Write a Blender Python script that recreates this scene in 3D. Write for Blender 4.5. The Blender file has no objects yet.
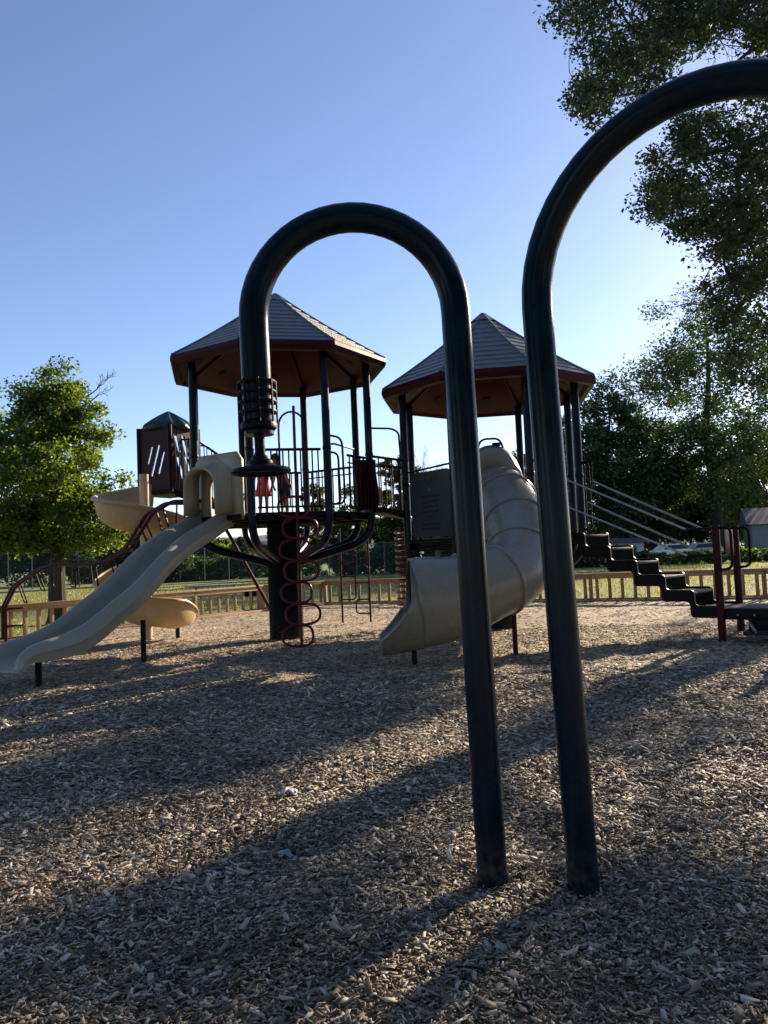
import bpy, bmesh, math, random
import numpy as np
from mathutils import Vector, Matrix, noise as mnoise
random.seed(7)
rng = np.random.default_rng(7)
V = Vector
PI = math.pi
R = math.radians
scene = bpy.context.scene
col = scene.collection

# ------------------------------------------------------------------ camera
F, H, PIT, ROL = 769.0, 1.45, R(3.3), 0.042
r0, u0, fw = V((1, 0, 0)), V((0, -math.sin(PIT), math.cos(PIT))), V((0, math.cos(PIT), math.sin(PIT)))
cr = r0 * math.cos(ROL) - u0 * math.sin(ROL)
cu = u0 * math.cos(ROL) + r0 * math.sin(ROL)
cam = bpy.data.cameras.new('camera')
camo = bpy.data.objects.new('camera', cam)
col.objects.link(camo)
cam.sensor_fit = 'VERTICAL'
cam.sensor_height = 36
cam.lens = F / 1024 * 36
cam.clip_start = 0.05
cam.clip_end = 6000
m = Matrix((cr, cu, -fw)).transposed().to_4x4()
m.translation = V((0, 0, H))
camo.matrix_world = m
scene.camera = camo


def ray(px, py):
    return cr * ((px - 384) / F) + cu * ((512 - py) / F) + fw


def at(px, py, Y):
    """the point of the place at depth Y (metres ahead) seen at a pixel of the photograph"""
    d = ray(px, py)
    return V((0, 0, H)) + d * (Y / d.y)


def proj_np(P):
    q = P - np.array([0, 0, H])
    w = q @ np.array(fw)
    return 384 + F * (q @ np.array(cr)) / w, 512 - F * (q @ np.array(cu)) / w, w


# ------------------------------------------------------------------ materials
def new_mat(name):
    mt = bpy.data.materials.new(name)
    mt.use_nodes = True
    nt = mt.node_tree
    b = nt.nodes['Principled BSDF']
    return mt, nt, b


def N(nt, t, **kw):
    n = nt.nodes.new(t)
    for k, v in kw.items():
        if k.startswith('_'):
            setattr(n, k[1:], v)
        else:
            n.inputs[k].default_value = v
    return n


def ramp(nt, stops):
    n = nt.nodes.new('ShaderNodeValToRGB')
    el = n.color_ramp.elements
    while len(el) < len(stops):
        el.new(0.5)
    for e, (p, c) in zip(el, stops):
        e.position = p
        e.color = (*c, 1) if len(c) == 3 else c
    return n


def paint(name, c, rough=0.35, var=0.25, scale=6, bump=0.05, bscale=60, scratch=None, metallic=0, dirt=None, spec=0.5):
    mt, nt, b = new_mat(name)
    L = nt.links.new
    tc = N(nt, 'ShaderNodeTexCoord')
    n1 = N(nt, 'ShaderNodeTexNoise', Scale=scale, Detail=6, Roughness=0.6)
    L(tc.outputs['Object'], n1.inputs['Vector'])
    lo = tuple(x * (1 - var) for x in c)
    hi = tuple(min(1, x * (1 + var)) for x in c)
    rp = ramp(nt, [(0.3, lo), (0.7, hi)])
    L(n1.outputs['Fac'], rp.inputs['Fac'])
    out = rp.outputs['Color']
    if scratch or dirt:
        n3 = N(nt, 'ShaderNodeTexNoise', Scale=scale * 4.3, Detail=8, Roughness=0.7)
        L(tc.outputs['Object'], n3.inputs['Vector'])
        r3 = ramp(nt, [(0.60, (0, 0, 0)), (0.74, (0.75, 0.75, 0.75))])
        L(n3.outputs['Fac'], r3.inputs['Fac'])
        mx = N(nt, 'ShaderNodeMix', _data_type='RGBA')
        L(r3.outputs['Color'], mx.inputs['Factor'])
        L(out, mx.inputs['A'])
        mx.inputs['B'].default_value = (*(scratch or dirt), 1)
        out = mx.outputs['Result']
    L(out, b.inputs['Base Color'])
    rr = N(nt, 'ShaderNodeMapRange')
    rr.inputs['To Min'].default_value = max(0.05, rough - 0.12)
    rr.inputs['To Max'].default_value = min(1, rough + 0.15)
    L(n1.outputs['Fac'], rr.inputs['Value'])
    L(rr.outputs['Result'], b.inputs['Roughness'])
    b.inputs['Metallic'].default_value = metallic
    b.inputs['Specular IOR Level'].default_value = spec
    if bump:
        n2 = N(nt, 'ShaderNodeTexNoise', Scale=bscale, Detail=3)
        L(tc.outputs['Object'], n2.inputs['Vector'])
        bp = N(nt, 'ShaderNodeBump', Strength=bump, Distance=0.01)
        L(n2.outputs['Fac'], bp.inputs['Height'])
        L(bp.outputs['Normal'], b.inputs['Normal'])
    return mt


M = {}
M['tube'] = paint('dark_green_tube_paint', (0.002, 0.012, 0.027), 0.24, 0.3, 5, 0.04, 25, scratch=(0.006, 0.012, 0.016), spec=0.2)
M['post'] = paint('dark_blue_green_post_paint', (0.003, 0.010, 0.026), 0.3, 0.3, 5, 0.03, 40, spec=0.25)
M['black'] = paint('black_coated_steel', (0.006, 0.0065, 0.008), 0.45, 0.35, 9, 0.15, 90, spec=0.15)
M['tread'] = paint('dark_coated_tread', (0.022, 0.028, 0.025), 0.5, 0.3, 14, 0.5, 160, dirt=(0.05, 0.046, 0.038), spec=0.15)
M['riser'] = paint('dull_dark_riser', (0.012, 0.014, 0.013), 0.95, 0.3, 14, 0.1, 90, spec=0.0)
M['maroon'] = paint('maroon_paint', (0.045, 0.005, 0.010), 0.38, 0.3, 7, 0.05, 50, spec=0.15)
M['climber'] = paint('maroon_red_climber_paint', (0.10, 0.010, 0.018), 0.38, 0.3, 7, 0.05, 50, spec=0.3)
M['maroon_dark'] = paint('dark_maroon_rail_paint', (0.026, 0.006, 0.010), 0.4, 0.3, 7, 0.03, 50, spec=0.15)
M['maroon_plastic'] = paint('maroon_plastic', (0.046, 0.005, 0.011), 0.42, 0.25, 4, 0.08, 30, dirt=(0.075, 0.028, 0.026), spec=0.15)
M['tan'] = paint('tan_moulded_plastic', (0.44, 0.37, 0.26), 0.38, 0.12, 3, 0.05, 24, dirt=(0.33, 0.27, 0.19))
M['grey_tan'] = paint('grey_tan_moulded_plastic', (0.30, 0.285, 0.22), 0.34, 0.1, 3, 0.05, 20, dirt=(0.24, 0.23, 0.18))
M['spiral'] = paint('yellow_tan_moulded_plastic', (0.47, 0.34, 0.18), 0.36, 0.12, 3, 0.05, 20, dirt=(0.36, 0.25, 0.13))
M['tubeslide'] = paint('beige_grey_moulded_plastic', (0.235, 0.21, 0.17), 0.27, 0.1, 3, 0.04, 16, dirt=(0.20, 0.19, 0.16))
M['roof'] = paint('grey_roof_shingle', (0.135, 0.135, 0.14), 0.45, 0.25, 5, 0.4, 40, dirt=(0.16, 0.15, 0.14))
M['greenroof'] = paint('dark_green_plastic', (0.015, 0.04, 0.035), 0.4, 0.3, 5, 0.05, 40)
M['sign'] = paint('teal_grey_panel', (0.02, 0.042, 0.057), 0.45, 0.12, 5, 0.05, 60)
M['signink'] = paint('raised_dark_lettering', (0.013, 0.024, 0.030), 0.5, 0.1, 5, 0, 60)
M['signdot'] = paint('pale_emblem', (0.10, 0.14, 0.15), 0.5, 0.1, 5, 0, 60)
M['trunkmetal'] = paint('charcoal_column', (0.007, 0.009, 0.012), 0.6, 0.25, 4, 0.1, 30, dirt=(0.012, 0.012, 0.013), spec=0.05)
M['steel'] = paint('galvanised_wire_steel', (0.40, 0.40, 0.38), 0.3, 0.2, 5, 0, 40, metallic=0.85)
M['wire'] = paint('dull_fence_fabric', (0.07, 0.085, 0.075), 0.6, 0.2, 5, 0, 40)
M['skin'] = paint('skin', (0.42, 0.2, 0.14), 0.5, 0.1, 20, 0, 40)
M['pink'] = paint('pink_cloth', (0.62, 0.07, 0.16), 0.8, 0.12, 25, 0.1, 120)
M['salmon'] = paint('salmon_cloth', (0.42, 0.12, 0.11), 0.8, 0.12, 25, 0.1, 120)
M['shorts'] = paint('dark_grey_cloth', (0.025, 0.03, 0.035), 0.8, 0.12, 25, 0.1, 120)
M['hair'] = paint('brown_hair', (0.05, 0.03, 0.02), 0.6, 0.3, 40, 0.2, 150)
M['eye'] = paint('dark_eye', (0.01, 0.01, 0.01), 0.2, 0.1, 40, 0, 150)
M['shoe'] = paint('pale_shoe', (0.55, 0.5, 0.42), 0.7, 0.1, 40, 0, 150)
M['white'] = paint('white_car_paint', (0.75, 0.75, 0.73), 0.25, 0.05, 3, 0, 10)
M['silver'] = paint('silver_car_paint', (0.4, 0.42, 0.44), 0.25, 0.05, 3, 0, 10)
M['glass'] = paint('dark_window_glass', (0.02, 0.025, 0.03), 0.08, 0.1, 3, 0, 10)
M['rubber'] = paint('black_rubber', (0.015, 0.015, 0.015), 0.8, 0.2, 10, 0.1, 40)
M['siding'] = paint('grey_siding', (0.16, 0.18, 0.17), 0.7, 0.1, 2, 0.1, 20)
M['siding2'] = paint('cream_siding', (0.55, 0.53, 0.46), 0.7, 0.1, 2, 0.1, 20)
M['darkroof'] = paint('dark_house_roof', (0.09, 0.09, 0.1), 0.8, 0.2, 2, 0.2, 20)
M['bluesheet'] = paint('faded_blue_sheet', (0.09, 0.16, 0.28), 0.7, 0.15, 2, 0.1, 20)
M['paper'] = paint('crumpled_paper', (0.62, 0.62, 0.6), 0.7, 0.1, 12, 0.2, 80)
M['paperblue'] = paint('blue_grey_wrapper', (0.32, 0.38, 0.5), 0.4, 0.2, 30, 0.2, 80)
M['paperred'] = paint('dark_red_wrapper', (0.12, 0.03, 0.03), 0.4, 0.2, 30, 0.2, 80)
M['palewood'] = paint('pale_split_wood', (0.62, 0.52, 0.38), 0.8, 0.15, 30, 0.4, 80)


def wood(name, c, axis=0):
    mt, nt, b = new_mat(name)
    L = nt.links.new
    tc = N(nt, 'ShaderNodeTexCoord')
    mp = N(nt, 'ShaderNodeMapping')
    s = [14, 14, 14]
    s[axis] = 1.2
    mp.inputs['Scale'].default_value = s
    L(tc.outputs['Object'], mp.inputs['Vector'])
    n1 = N(nt, 'ShaderNodeTexNoise', Scale=2, Detail=8, Roughness=0.65)
    L(mp.outputs['Vector'], n1.inputs['Vector'])
    oi = N(nt, 'ShaderNodeObjectInfo')
    rp = ramp(nt, [(0.25, tuple(x * 0.55 for x in c)), (0.55, c), (0.8, tuple(x * 1.35 for x in c))])
    ad = N(nt, 'ShaderNodeMath', _operation='MULTIPLY_ADD')
    L(oi.outputs['Random'], ad.inputs[0])
    ad.inputs[1].default_value = 0.22
    sb = N(nt, 'ShaderNodeMath', _operation='SUBTRACT')
    L(n1.outputs['Fac'], sb.inputs[0])
    sb.inputs[1].default_value = 0.11
    L(sb.outputs[0], ad.inputs[2])
    L(ad.outputs[0], rp.inputs['Fac'])
    L(rp.outputs['Color'], b.inputs['Base Color'])
    b.inputs['Roughness'].default_value = 0.8
    bp = N(nt, 'ShaderNodeBump', Strength=0.4, Distance=0.01)
    L(n1.outputs['Fac'], bp.inputs['Height'])
    L(bp.outputs['Normal'], b.inputs['Normal'])
    return mt


M['fence'] = wood('weathered_fence_wood', (0.31, 0.20, 0.11), 0)
M['fencev'] = wood('weathered_picket_wood', (0.31, 0.20, 0.11), 2)
M['table'] = wood('grey_table_wood', (0.26, 0.24, 0.2), 0)


def bark(name, c):
    mt, nt, b = new_mat(name)
    L = nt.links.new
    tc = N(nt, 'ShaderNodeTexCoord')
    mp = N(nt, 'ShaderNodeMapping')
    mp.inputs['Scale'].default_value = (9, 9, 1.8)
    L(tc.outputs['Object'], mp.inputs['Vector'])
    n1 = N(nt, 'ShaderNodeTexNoise', Scale=2.5, Detail=9, Roughness=0.7)
    L(mp.outputs['Vector'], n1.inputs['Vector'])
    rp = ramp(nt, [(0.35, tuple(x * 0.4 for x in c)), (0.65, tuple(x * 1.3 for x in c))])
    L(n1.outputs['Fac'], rp.inputs['Fac'])
    L(rp.outputs['Color'], b.inputs['Base Color'])
    b.inputs['Roughness'].default_value = 0.9
    bp = N(nt, 'ShaderNodeBump', Strength=0.9, Distance=0.03)
    L(n1.outputs['Fac'], bp.inputs['Height'])
    L(bp.outputs['Normal'], b.inputs['Normal'])
    return mt


M['bark'] = bark('dark_furrowed_bark', (0.045, 0.036, 0.028))
M['bark2'] = bark('grey_bark', (0.11, 0.095, 0.08))


def leafmat(name, c1, c2, trans=0.45, tcol=None):
    mt = bpy.data.materials.new(name)
    mt.use_nodes = True
    nt = mt.node_tree
    nt.nodes.clear()
    L = nt.links.new
    out = N(nt, 'ShaderNodeOutputMaterial')
    ge = N(nt, 'ShaderNodeNewGeometry')
    rp = ramp(nt, [(0.0, c1), (0.75, c2), (1.0, tuple(min(1, x * 1.35) for x in c2))])
    L(ge.outputs['Random Per Island'], rp.inputs['Fac'])
    tc = N(nt, 'ShaderNodeTexCoord')
    n1 = N(nt, 'ShaderNodeTexNoise', Scale=0.9, Detail=2)
    L(tc.outputs['Object'], n1.inputs['Vector'])
    hs = N(nt, 'ShaderNodeHueSaturation')
    mr = N(nt, 'ShaderNodeMapRange')
    mr.inputs['To Min'].default_value = 0.6
    mr.inputs['To Max'].default_value = 1.35
    L(n1.outputs['Fac'], mr.inputs['Value'])
    L(mr.outputs['Result'], hs.inputs['Value'])
    L(rp.outputs['Color'], hs.inputs['Color'])
    d = N(nt, 'ShaderNodeBsdfDiffuse')
    L(hs.outputs['Color'], d.inputs['Color'])
    g = N(nt, 'ShaderNodeBsdfGlossy', Roughness=0.45)
    g.inputs['Color'].default_value = (0.5, 0.52, 0.5, 1)
    t = N(nt, 'ShaderNodeBsdfTranslucent')
    gm = N(nt, 'ShaderNodeMix', _data_type='RGBA', _blend_type='MULTIPLY')
    gm.inputs['Factor'].default_value = 1
    L(hs.outputs['Color'], gm.inputs['A'])
    gm.inputs['B'].default_value = (*(tcol or (2.0, 1.8, 0.7)), 1)
    L(gm.outputs['Result'], t.inputs['Color'])
    m1 = N(nt, 'ShaderNodeMixShader', Fac=trans)
    L(d.outputs[0], m1.inputs[1])
    L(t.outputs[0], m1.inputs[2])
    m2 = N(nt, 'ShaderNodeMixShader', Fac=0.07)
    L(m1.outputs[0], m2.inputs[1])
    L(g.outputs[0], m2.inputs[2])
    L(m2.outputs[0], out.inputs['Surface'])
    return mt


M['leaf_bright'] = leafmat('bright_green_leaves', (0.04, 0.075, 0.014), (0.098, 0.145, 0.026), 0.55, (2.4, 2.15, 0.75))
M['leaf_mid'] = leafmat('mid_green_leaves', (0.03, 0.055, 0.02), (0.07, 0.105, 0.036), 0.4, (1.6, 1.6, 0.7))
M['leaf_dark'] = leafmat('dark_green_leaves', (0.018, 0.036, 0.013), (0.04, 0.07, 0.022), 0.35)
M['leaf_shade'] = leafmat('dull_dark_leaves', (0.020, 0.033, 0.018), (0.042, 0.058, 0.028), 0.3, (1.4, 1.5, 0.8))
M['leaf_olive'] = leafmat('olive_green_leaves', (0.035, 0.048, 0.016), (0.08, 0.095, 0.028), 0.4)




def foot_dirt(mt, c, top=0.35):
    nt = mt.node_tree
    b = nt.nodes['Principled BSDF']
    L = nt.links.new
    src = b.inputs['Base Color'].links[0].from_socket
    tc = N(nt, 'ShaderNodeTexCoord')
    sx = N(nt, 'ShaderNodeSeparateXYZ')
    L(tc.outputs['Object'], sx.inputs[0])
    n1 = N(nt, 'ShaderNodeTexNoise', Scale=18, Detail=8, Roughness=0.75)
    L(tc.outputs['Object'], n1.inputs['Vector'])
    mr = N(nt, 'ShaderNodeMapRange')
    mr.inputs['From Min'].default_value = 0.0
    mr.inputs['From Max'].default_value = top
    mr.inputs['To Min'].default_value = 0.5
    mr.inputs['To Max'].default_value = 0.0
    L(sx.outputs['Z'], mr.inputs['Value'])
    ml = N(nt, 'ShaderNodeMath', _operation='MULTIPLY')
    L(mr.outputs['Result'], ml.inputs[0])
    rp = ramp(nt, [(0.42, (0, 0, 0)), (0.62, (1, 1, 1))])
    L(n1.outputs['Fac'], rp.inputs['Fac'])
    L(rp.outputs['Color'], ml.inputs[1])
    mx = N(nt, 'ShaderNodeMix', _data_type='RGBA')
    L(ml.outputs[0], mx.inputs['Factor'])
    L(src, mx.inputs['A'])
    mx.inputs['B'].default_value = (*c, 1)
    L(mx.outputs['Result'], b.inputs['Base Color'])


foot_dirt(M['tube'], (0.11, 0.09, 0.07))
foot_dirt(M['trunkmetal'], (0.11, 0.09, 0.07), 0.5)

# ------------------------------------------------------------------ mesh helpers
class MB:
    def __init__(s):
        s.v, s.f = [], []

    def add(s, vs, fs):
        n = len(s.v)
        s.v += [V(p) for p in vs]
        s.f += [tuple(i + n for i in f) for f in fs]
        return s

    def box(s, c, size, rz=0, bev=0.0, rot=None):
        hx, hy, hz = [x / 2 for x in size]
        b = min(bev, hx * 0.9, hy * 0.9, hz * 0.9)
        bm = bmesh.new()
        bmesh.ops.create_cube(bm, size=1)
        for v in bm.verts:
            v.co = V((v.co.x * size[0], v.co.y * size[1], v.co.z * size[2]))
        if b > 0:
            bmesh.ops.bevel(bm, geom=bm.edges[:], offset=b, segments=2, affect='EDGES', profile=0.5)
        mr = rot if rot is not None else Matrix.Rotation(rz, 3, 'Z')
        bm.verts.index_update()
        s.add([V(c) + mr @ v.co for v in bm.verts], [[v.index for v in f.verts] for f in bm.faces])
        bm.free()
        return s

    def bar(s, p, q, w, h, bev=0.0):
        """box beam from p to q, w wide (horizontally across), h high"""
        p, q = V(p), V(q)
        d = (q - p)
        L = d.length
        d.normalize()
        side = d.cross(V((0, 0, 1)))
        side = V((1, 0, 0)) if side.length < 1e-4 else side.normalized()
        up = side.cross(d)
        return s.box((p + q) / 2, (L, w, h), bev=bev, rot=Matrix((d, side, up)).transposed())

    def tube(s, pts, r, n=10, closed=False, cap=True):
        pts = [V(p) for p in pts]
        k = len(pts)
        rr = r if isinstance(r, (list, tuple)) else [r] * k
        T = []
        for i in range(k):
            if closed:
                t = pts[(i + 1) % k] - pts[i - 1]
            else:
                t = pts[min(i + 1, k - 1)] - pts[max(i - 1, 0)]
            T.append(t.normalized())
        a = V((0, 0, 1)) if abs(T[0].z) < 0.9 else V((1, 0, 0))
        nrm = (a - T[0] * a.dot(T[0])).normalized()
        vs, fs = [], []
        for i in range(k):
            if i:
                nrm = nrm - T[i] * nrm.dot(T[i])
                nrm.normalize()
            bn = T[i].cross(nrm)
            for j in range(n):
                an = 2 * PI * j / n
                vs.append(pts[i] + (nrm * math.cos(an) + bn * math.sin(an)) * rr[i])
        m_ = k if closed else k - 1
        for i in range(m_):
            for j in range(n):
                a_, b_ = i * n + j, i * n + (j + 1) % n
                c_, d_ = ((i + 1) % k) * n + (j + 1) % n, ((i + 1) % k) * n + j
                fs.append((a_, d_, c_, b_)[::-1])
        if cap and not closed:
            fs.append(tuple(range(n))[::-1])
            fs.append(tuple((k - 1) * n + j for j in range(n)))
        return s.add(vs, fs)

    def lathe(s, c, prof, n=24, axis=None):
        """profile of (radius, height) round a vertical axis at c"""
        c = V(c)
        vs, fs = [], []
        for (r, z) in prof:
            for j in range(n):
                a = 2 * PI * j / n
                vs.append(c + V((r * math.cos(a), r * math.sin(a), z)))
        for i in range(len(prof) - 1):
            for j in range(n):
                fs.append((i * n + j, i * n + (j + 1) % n, (i + 1) * n + (j + 1) % n, (i + 1) * n + j))
        fs.append(tuple(range(n))[::-1])
        fs.append(tuple((len(prof) - 1) * n + j for j in range(n)))
        return s.add(vs, fs)

    def ring(s, c, R_, r, n=24, m_=8, nrm=(0, 0, 1)):
        nrm = V(nrm).normalized()
        a = V((1, 0, 0)) if abs(nrm.x) < 0.9 else V((0, 1, 0))
        e1 = (a - nrm * a.dot(nrm)).normalized()
        e2 = nrm.cross(e1)
        return s.tube([V(c) + (e1 * math.cos(2 * PI * i / n) + e2 * math.sin(2 * PI * i / n)) * R_ for i in range(n)], r, m_, closed=True)

    def prism(s, poly, z0, z1):
        n = len(poly)
        vs = [V((x, y, z0)) for x, y in poly] + [V((x, y, z1)) for x, y in poly]
        fs = [tuple(range(n))[::-1], tuple(range(n, 2 * n))] + [(i, (i + 1) % n, n + (i + 1) % n, n + i) for i in range(n)]
        return s.add(vs, fs)

    def grid(s, rows, closed=False):
        n = len(rows[0])
        vs = [p for r in rows for p in r]
        fs = []
        for i in range(len(rows) - 1):
            for j in range(n if closed else n - 1):
                fs.append((i * n + j, i * n + (j + 1) % n, (i + 1) * n + (j + 1) % n, (i + 1) * n + j))
        return s.add(vs, fs)

    def build(s, name, mat, parent=None, smooth=True, ang=35, solid=0):
        off = parent_world(parent)
        me = bpy.data.meshes.new(name)
        me.from_pydata([tuple(p - off) for p in s.v], [], s.f)
        bm = bmesh.new()
        bm.from_mesh(me)
        bmesh.ops.recalc_face_normals(bm, faces=bm.faces[:])
        bm.to_mesh(me)
        bm.free()
        me.materials.append(mat)
        if smooth:
            me.shade_smooth()
            me.set_sharp_from_angle(angle=R(ang))
        o = bpy.data.objects.new(name, me)
        col.objects.link(o)
        o.parent = parent
        if solid:
            md = o.modifiers.new('thick', 'SOLIDIFY')
            md.thickness = solid
            md.offset = 0
        return o


def parent_world(p):
    v = V((0, 0, 0))
    while p is not None:
        v += p.location
        p = p.parent
    return v


def thing(name, label, cat, loc=(0, 0, 0), group=None, kind=None):
    o = bpy.data.objects.new(name, None)
    o.empty_display_size = 0.1
    col.objects.link(o)
    o.location = loc
    return tag(o, label, cat, group, kind)


def tag(o, label, cat, group=None, kind=None):
    if label:
        o['label'] = label
    if cat:
        o['category'] = cat
    if group:
        o['group'] = group
    if kind:
        o['kind'] = kind
    return o


def copy_part(o, parent, loc):
    c = o.copy()
    col.objects.link(c)
    c.parent = parent
    c.location = loc
    return c


def spline(pts, n=8, closed=False):
    pts = [V(p) for p in pts]
    out = []
    k = len(pts)
    rng_ = k if closed else k - 1
    for i in range(rng_):
        if closed:
            p0, p1, p2, p3 = pts[i - 1], pts[i], pts[(i + 1) % k], pts[(i + 2) % k]
        else:
            p1, p2 = pts[i], pts[i + 1]
            p0 = pts[i - 1] if i else p1 * 2 - p2
            p3 = pts[i + 2] if i + 2 < k else p2 * 2 - p1
        for j in range(n):
            t = j / n
            out.append(0.5 * ((2 * p1) + (p2 - p0) * t + (2 * p0 - 5 * p1 + 4 * p2 - p3) * t * t + (3 * p1 - p0 - 3 * p2 + p3) * t ** 3))
    if not closed:
        out.append(pts[-1])
    return out


def fillet(pts, r, n=6):
    """polyline with its corners rounded"""
    pts = [V(p) for p in pts]
    out = [pts[0]]
    for i in range(1, len(pts) - 1):
        a, b, c = pts[i - 1], pts[i], pts[i + 1]
        rr = min(r, (a - b).length * 0.49, (c - b).length * 0.49)
        p, q = b + (a - b).normalized() * rr, b + (c - b).normalized() * rr
        for j in range(n + 1):
            t = j / n
            out.append(p * (1 - t) ** 2 + b * 2 * t * (1 - t) + q * t * t)
    out.append(pts[-1])
    return out


def np_mesh(name, verts, faces4, mats, parent=None, idx=None, smooth=False):
    """mesh from numpy arrays of quads"""
    off = np.array(parent_world(parent))
    me = bpy.data.meshes.new(name)
    nv, nf = len(verts), len(faces4)
    me.vertices.add(nv)
    me.vertices.foreach_set('co', (verts - off).astype(np.float32).ravel())
    me.loops.add(nf * 4)
    me.loops.foreach_set('vertex_index', faces4.astype(np.int32).ravel())
    me.polygons.add(nf)
    me.polygons.foreach_set('loop_start', np.arange(0, nf * 4, 4, dtype=np.int32))
    me.polygons.foreach_set('loop_total', np.full(nf, 4, dtype=np.int32))
    for mt in (mats if isinstance(mats, (list, tuple)) else [mats]):
        me.materials.append(mt)
    if idx is not None:
        me.polygons.foreach_set('material_index', idx.astype(np.int32))
    me.update(calc_edges=True)
    if smooth:
        me.shade_smooth()
    o = bpy.data.objects.new(name, me)
    col.objects.link(o)
    o.parent = parent
    return o


# ------------------------------------------------------------------ light and sky
SUN_EL, SUN_AZ = 21.0, 40.0
world = bpy.data.worlds.new('World')
scene.world = world
world.use_nodes = True
wn = world.node_tree
bg = wn.nodes['Background']
sky = wn.nodes.new('ShaderNodeTexSky')
sky.sky_type = 'NISHITA'
sky.sun_disc = False
sky.sun_elevation = R(SUN_EL)
sky.sun_rotation = R(SUN_AZ)
sky.altitude = 1400
sky.air_density = 1.0
sky.dust_density = 0.75
sky.ozone_density = 2.2
wb = wn.nodes.new('ShaderNodeMix')          # camera white balance: a slightly violet daylight
wb.data_type = 'RGBA'
wb.blend_type = 'MULTIPLY'
wb.inputs['Factor'].default_value = 1
wb.inputs['B'].default_value = (1.04, 0.98, 1.04, 1)
wn.links.new(sky.outputs[0], wb.inputs['A'])
wn.links.new(wb.outputs['Result'], bg.inputs[0])
bg.inputs[1].default_value = 0.090
sl = bpy.data.lights.new('sun', 'SUN')
sl.energy = 5.0
sl.angle = R(0.5)
sl.color = (1.0, 0.83, 0.62)
so = bpy.data.objects.new('sun', sl)
col.objects.link(so)
sdir = V((math.sin(R(SUN_AZ)) * math.cos(R(SUN_EL)), math.cos(R(SUN_AZ)) * math.cos(R(SUN_EL)), math.sin(R(SUN_EL))))
so.rotation_euler = sdir.to_track_quat('Z', 'Y').to_euler()
so.location = (20, 20, 30)
scene.view_settings.view_transform = 'Standard'
scene.view_settings.look = 'None'
scene.view_settings.exposure = 1.15
scene.view_settings.gamma = 1.0
scene.view_settings.use_curve_mapping = False
scene.cycles.max_bounces = 8
scene.cycles.transparent_max_bounces = 16

# ------------------------------------------------------------------ ground
FENCE = [(-15.5, 9.0), (-7.75, 15.6), (-3.55, 21.9), (-1.9, 23.6), (0.5, 22.8), (5.3, 20.1), (9.1, 18.65), (19.0, 14.9)]


def fence_y(x):
    for (a, b), (c, d) in zip(FENCE, FENCE[1:]):
        if a <= x <= c:
            return b + (d - b) * (x - a) / (c - a)
    return 9.0 if x < 0 else 14.9


def grass_mat():
    mt, nt, b = new_mat('mown_grass')
    L = nt.links.new
    tc = N(nt, 'ShaderNodeTexCoord')
    n1 = N(nt, 'ShaderNodeTexNoise', Scale=0.35, Detail=8, Roughness=0.7)
    n2 = N(nt, 'ShaderNodeTexNoise', Scale=9, Detail=8, Roughness=0.75)
    L(tc.outputs['Object'], n1.inputs['Vector'])
    L(tc.outputs['Object'], n2.inputs['Vector'])
    mx = N(nt, 'ShaderNodeMix', _data_type='FLOAT')
    mx.inputs['Factor'].default_value = 0.5
    L(n1.outputs['Fac'], mx.inputs['A'])
    L(n2.outputs['Fac'], mx.inputs['B'])
    rp = ramp(nt, [(0.32, (0.09, 0.125, 0.028)), (0.5, (0.165, 0.195, 0.045)), (0.66, (0.27, 0.26, 0.085))])
    L(mx.outputs['Result'], rp.inputs['Fac'])
    L(rp.outputs['Color'], b.inputs['Base Color'])
    b.inputs['Roughness'].default_value = 0.9
    bp = N(nt, 'ShaderNodeBump', Strength=0.7, Distance=0.06)
    L(n2.outputs['Fac'], bp.inputs['Height'])
    L(bp.outputs['Normal'], b.inputs['Normal'])
    return mt


M['grass'] = grass_mat()
mb = MB()
mb.add([(-3000, -300, 0), (3000, -300, 0), (3000, 4500, 0), (-3000, 4500, 0)], [(0, 1, 2, 3)])
tag(mb.build('grass_field', M['grass'], smooth=False), 'mown green grass field reaching past the wooden fence', None, kind='structure')


_hr = random.Random(3)
HOLLOWS = [(-0.6, 3.95, 0.30, 0.035), (-0.85, 3.6, 0.25, 0.03), (0.32, 3.28, 0.16, 0.03), (0.70, 3.18, 0.16, 0.03), (-4.7, 8.6, 0.5, 0.05), (-0.5, 9.9, 0.5, 0.05)]
HOLLOWS += [(_hr.uniform(-3, 4), _hr.uniform(2.4, 9), _hr.uniform(0.1, 0.35), _hr.uniform(0.012, 0.03)) for _ in range(46)]


def bed_height(x, y):
    z = 0.05 + 0.035 * (mnoise.noise(V((x * 0.55, y * 0.55, 3.1)))) + 0.022 * mnoise.noise(V((x * 2.1, y * 2.1, 9.7))) + 0.012 * mnoise.noise(V((x * 5.3, y * 5.3, 1.7)))
    for hx, hy, hr, hd in HOLLOWS:
        d2 = ((x - hx) ** 2 + (y - hy) ** 2) / (hr * hr)
        if d2 < 6:
            z -= hd * math.exp(-d2)
    return max(0.008, z)


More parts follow.
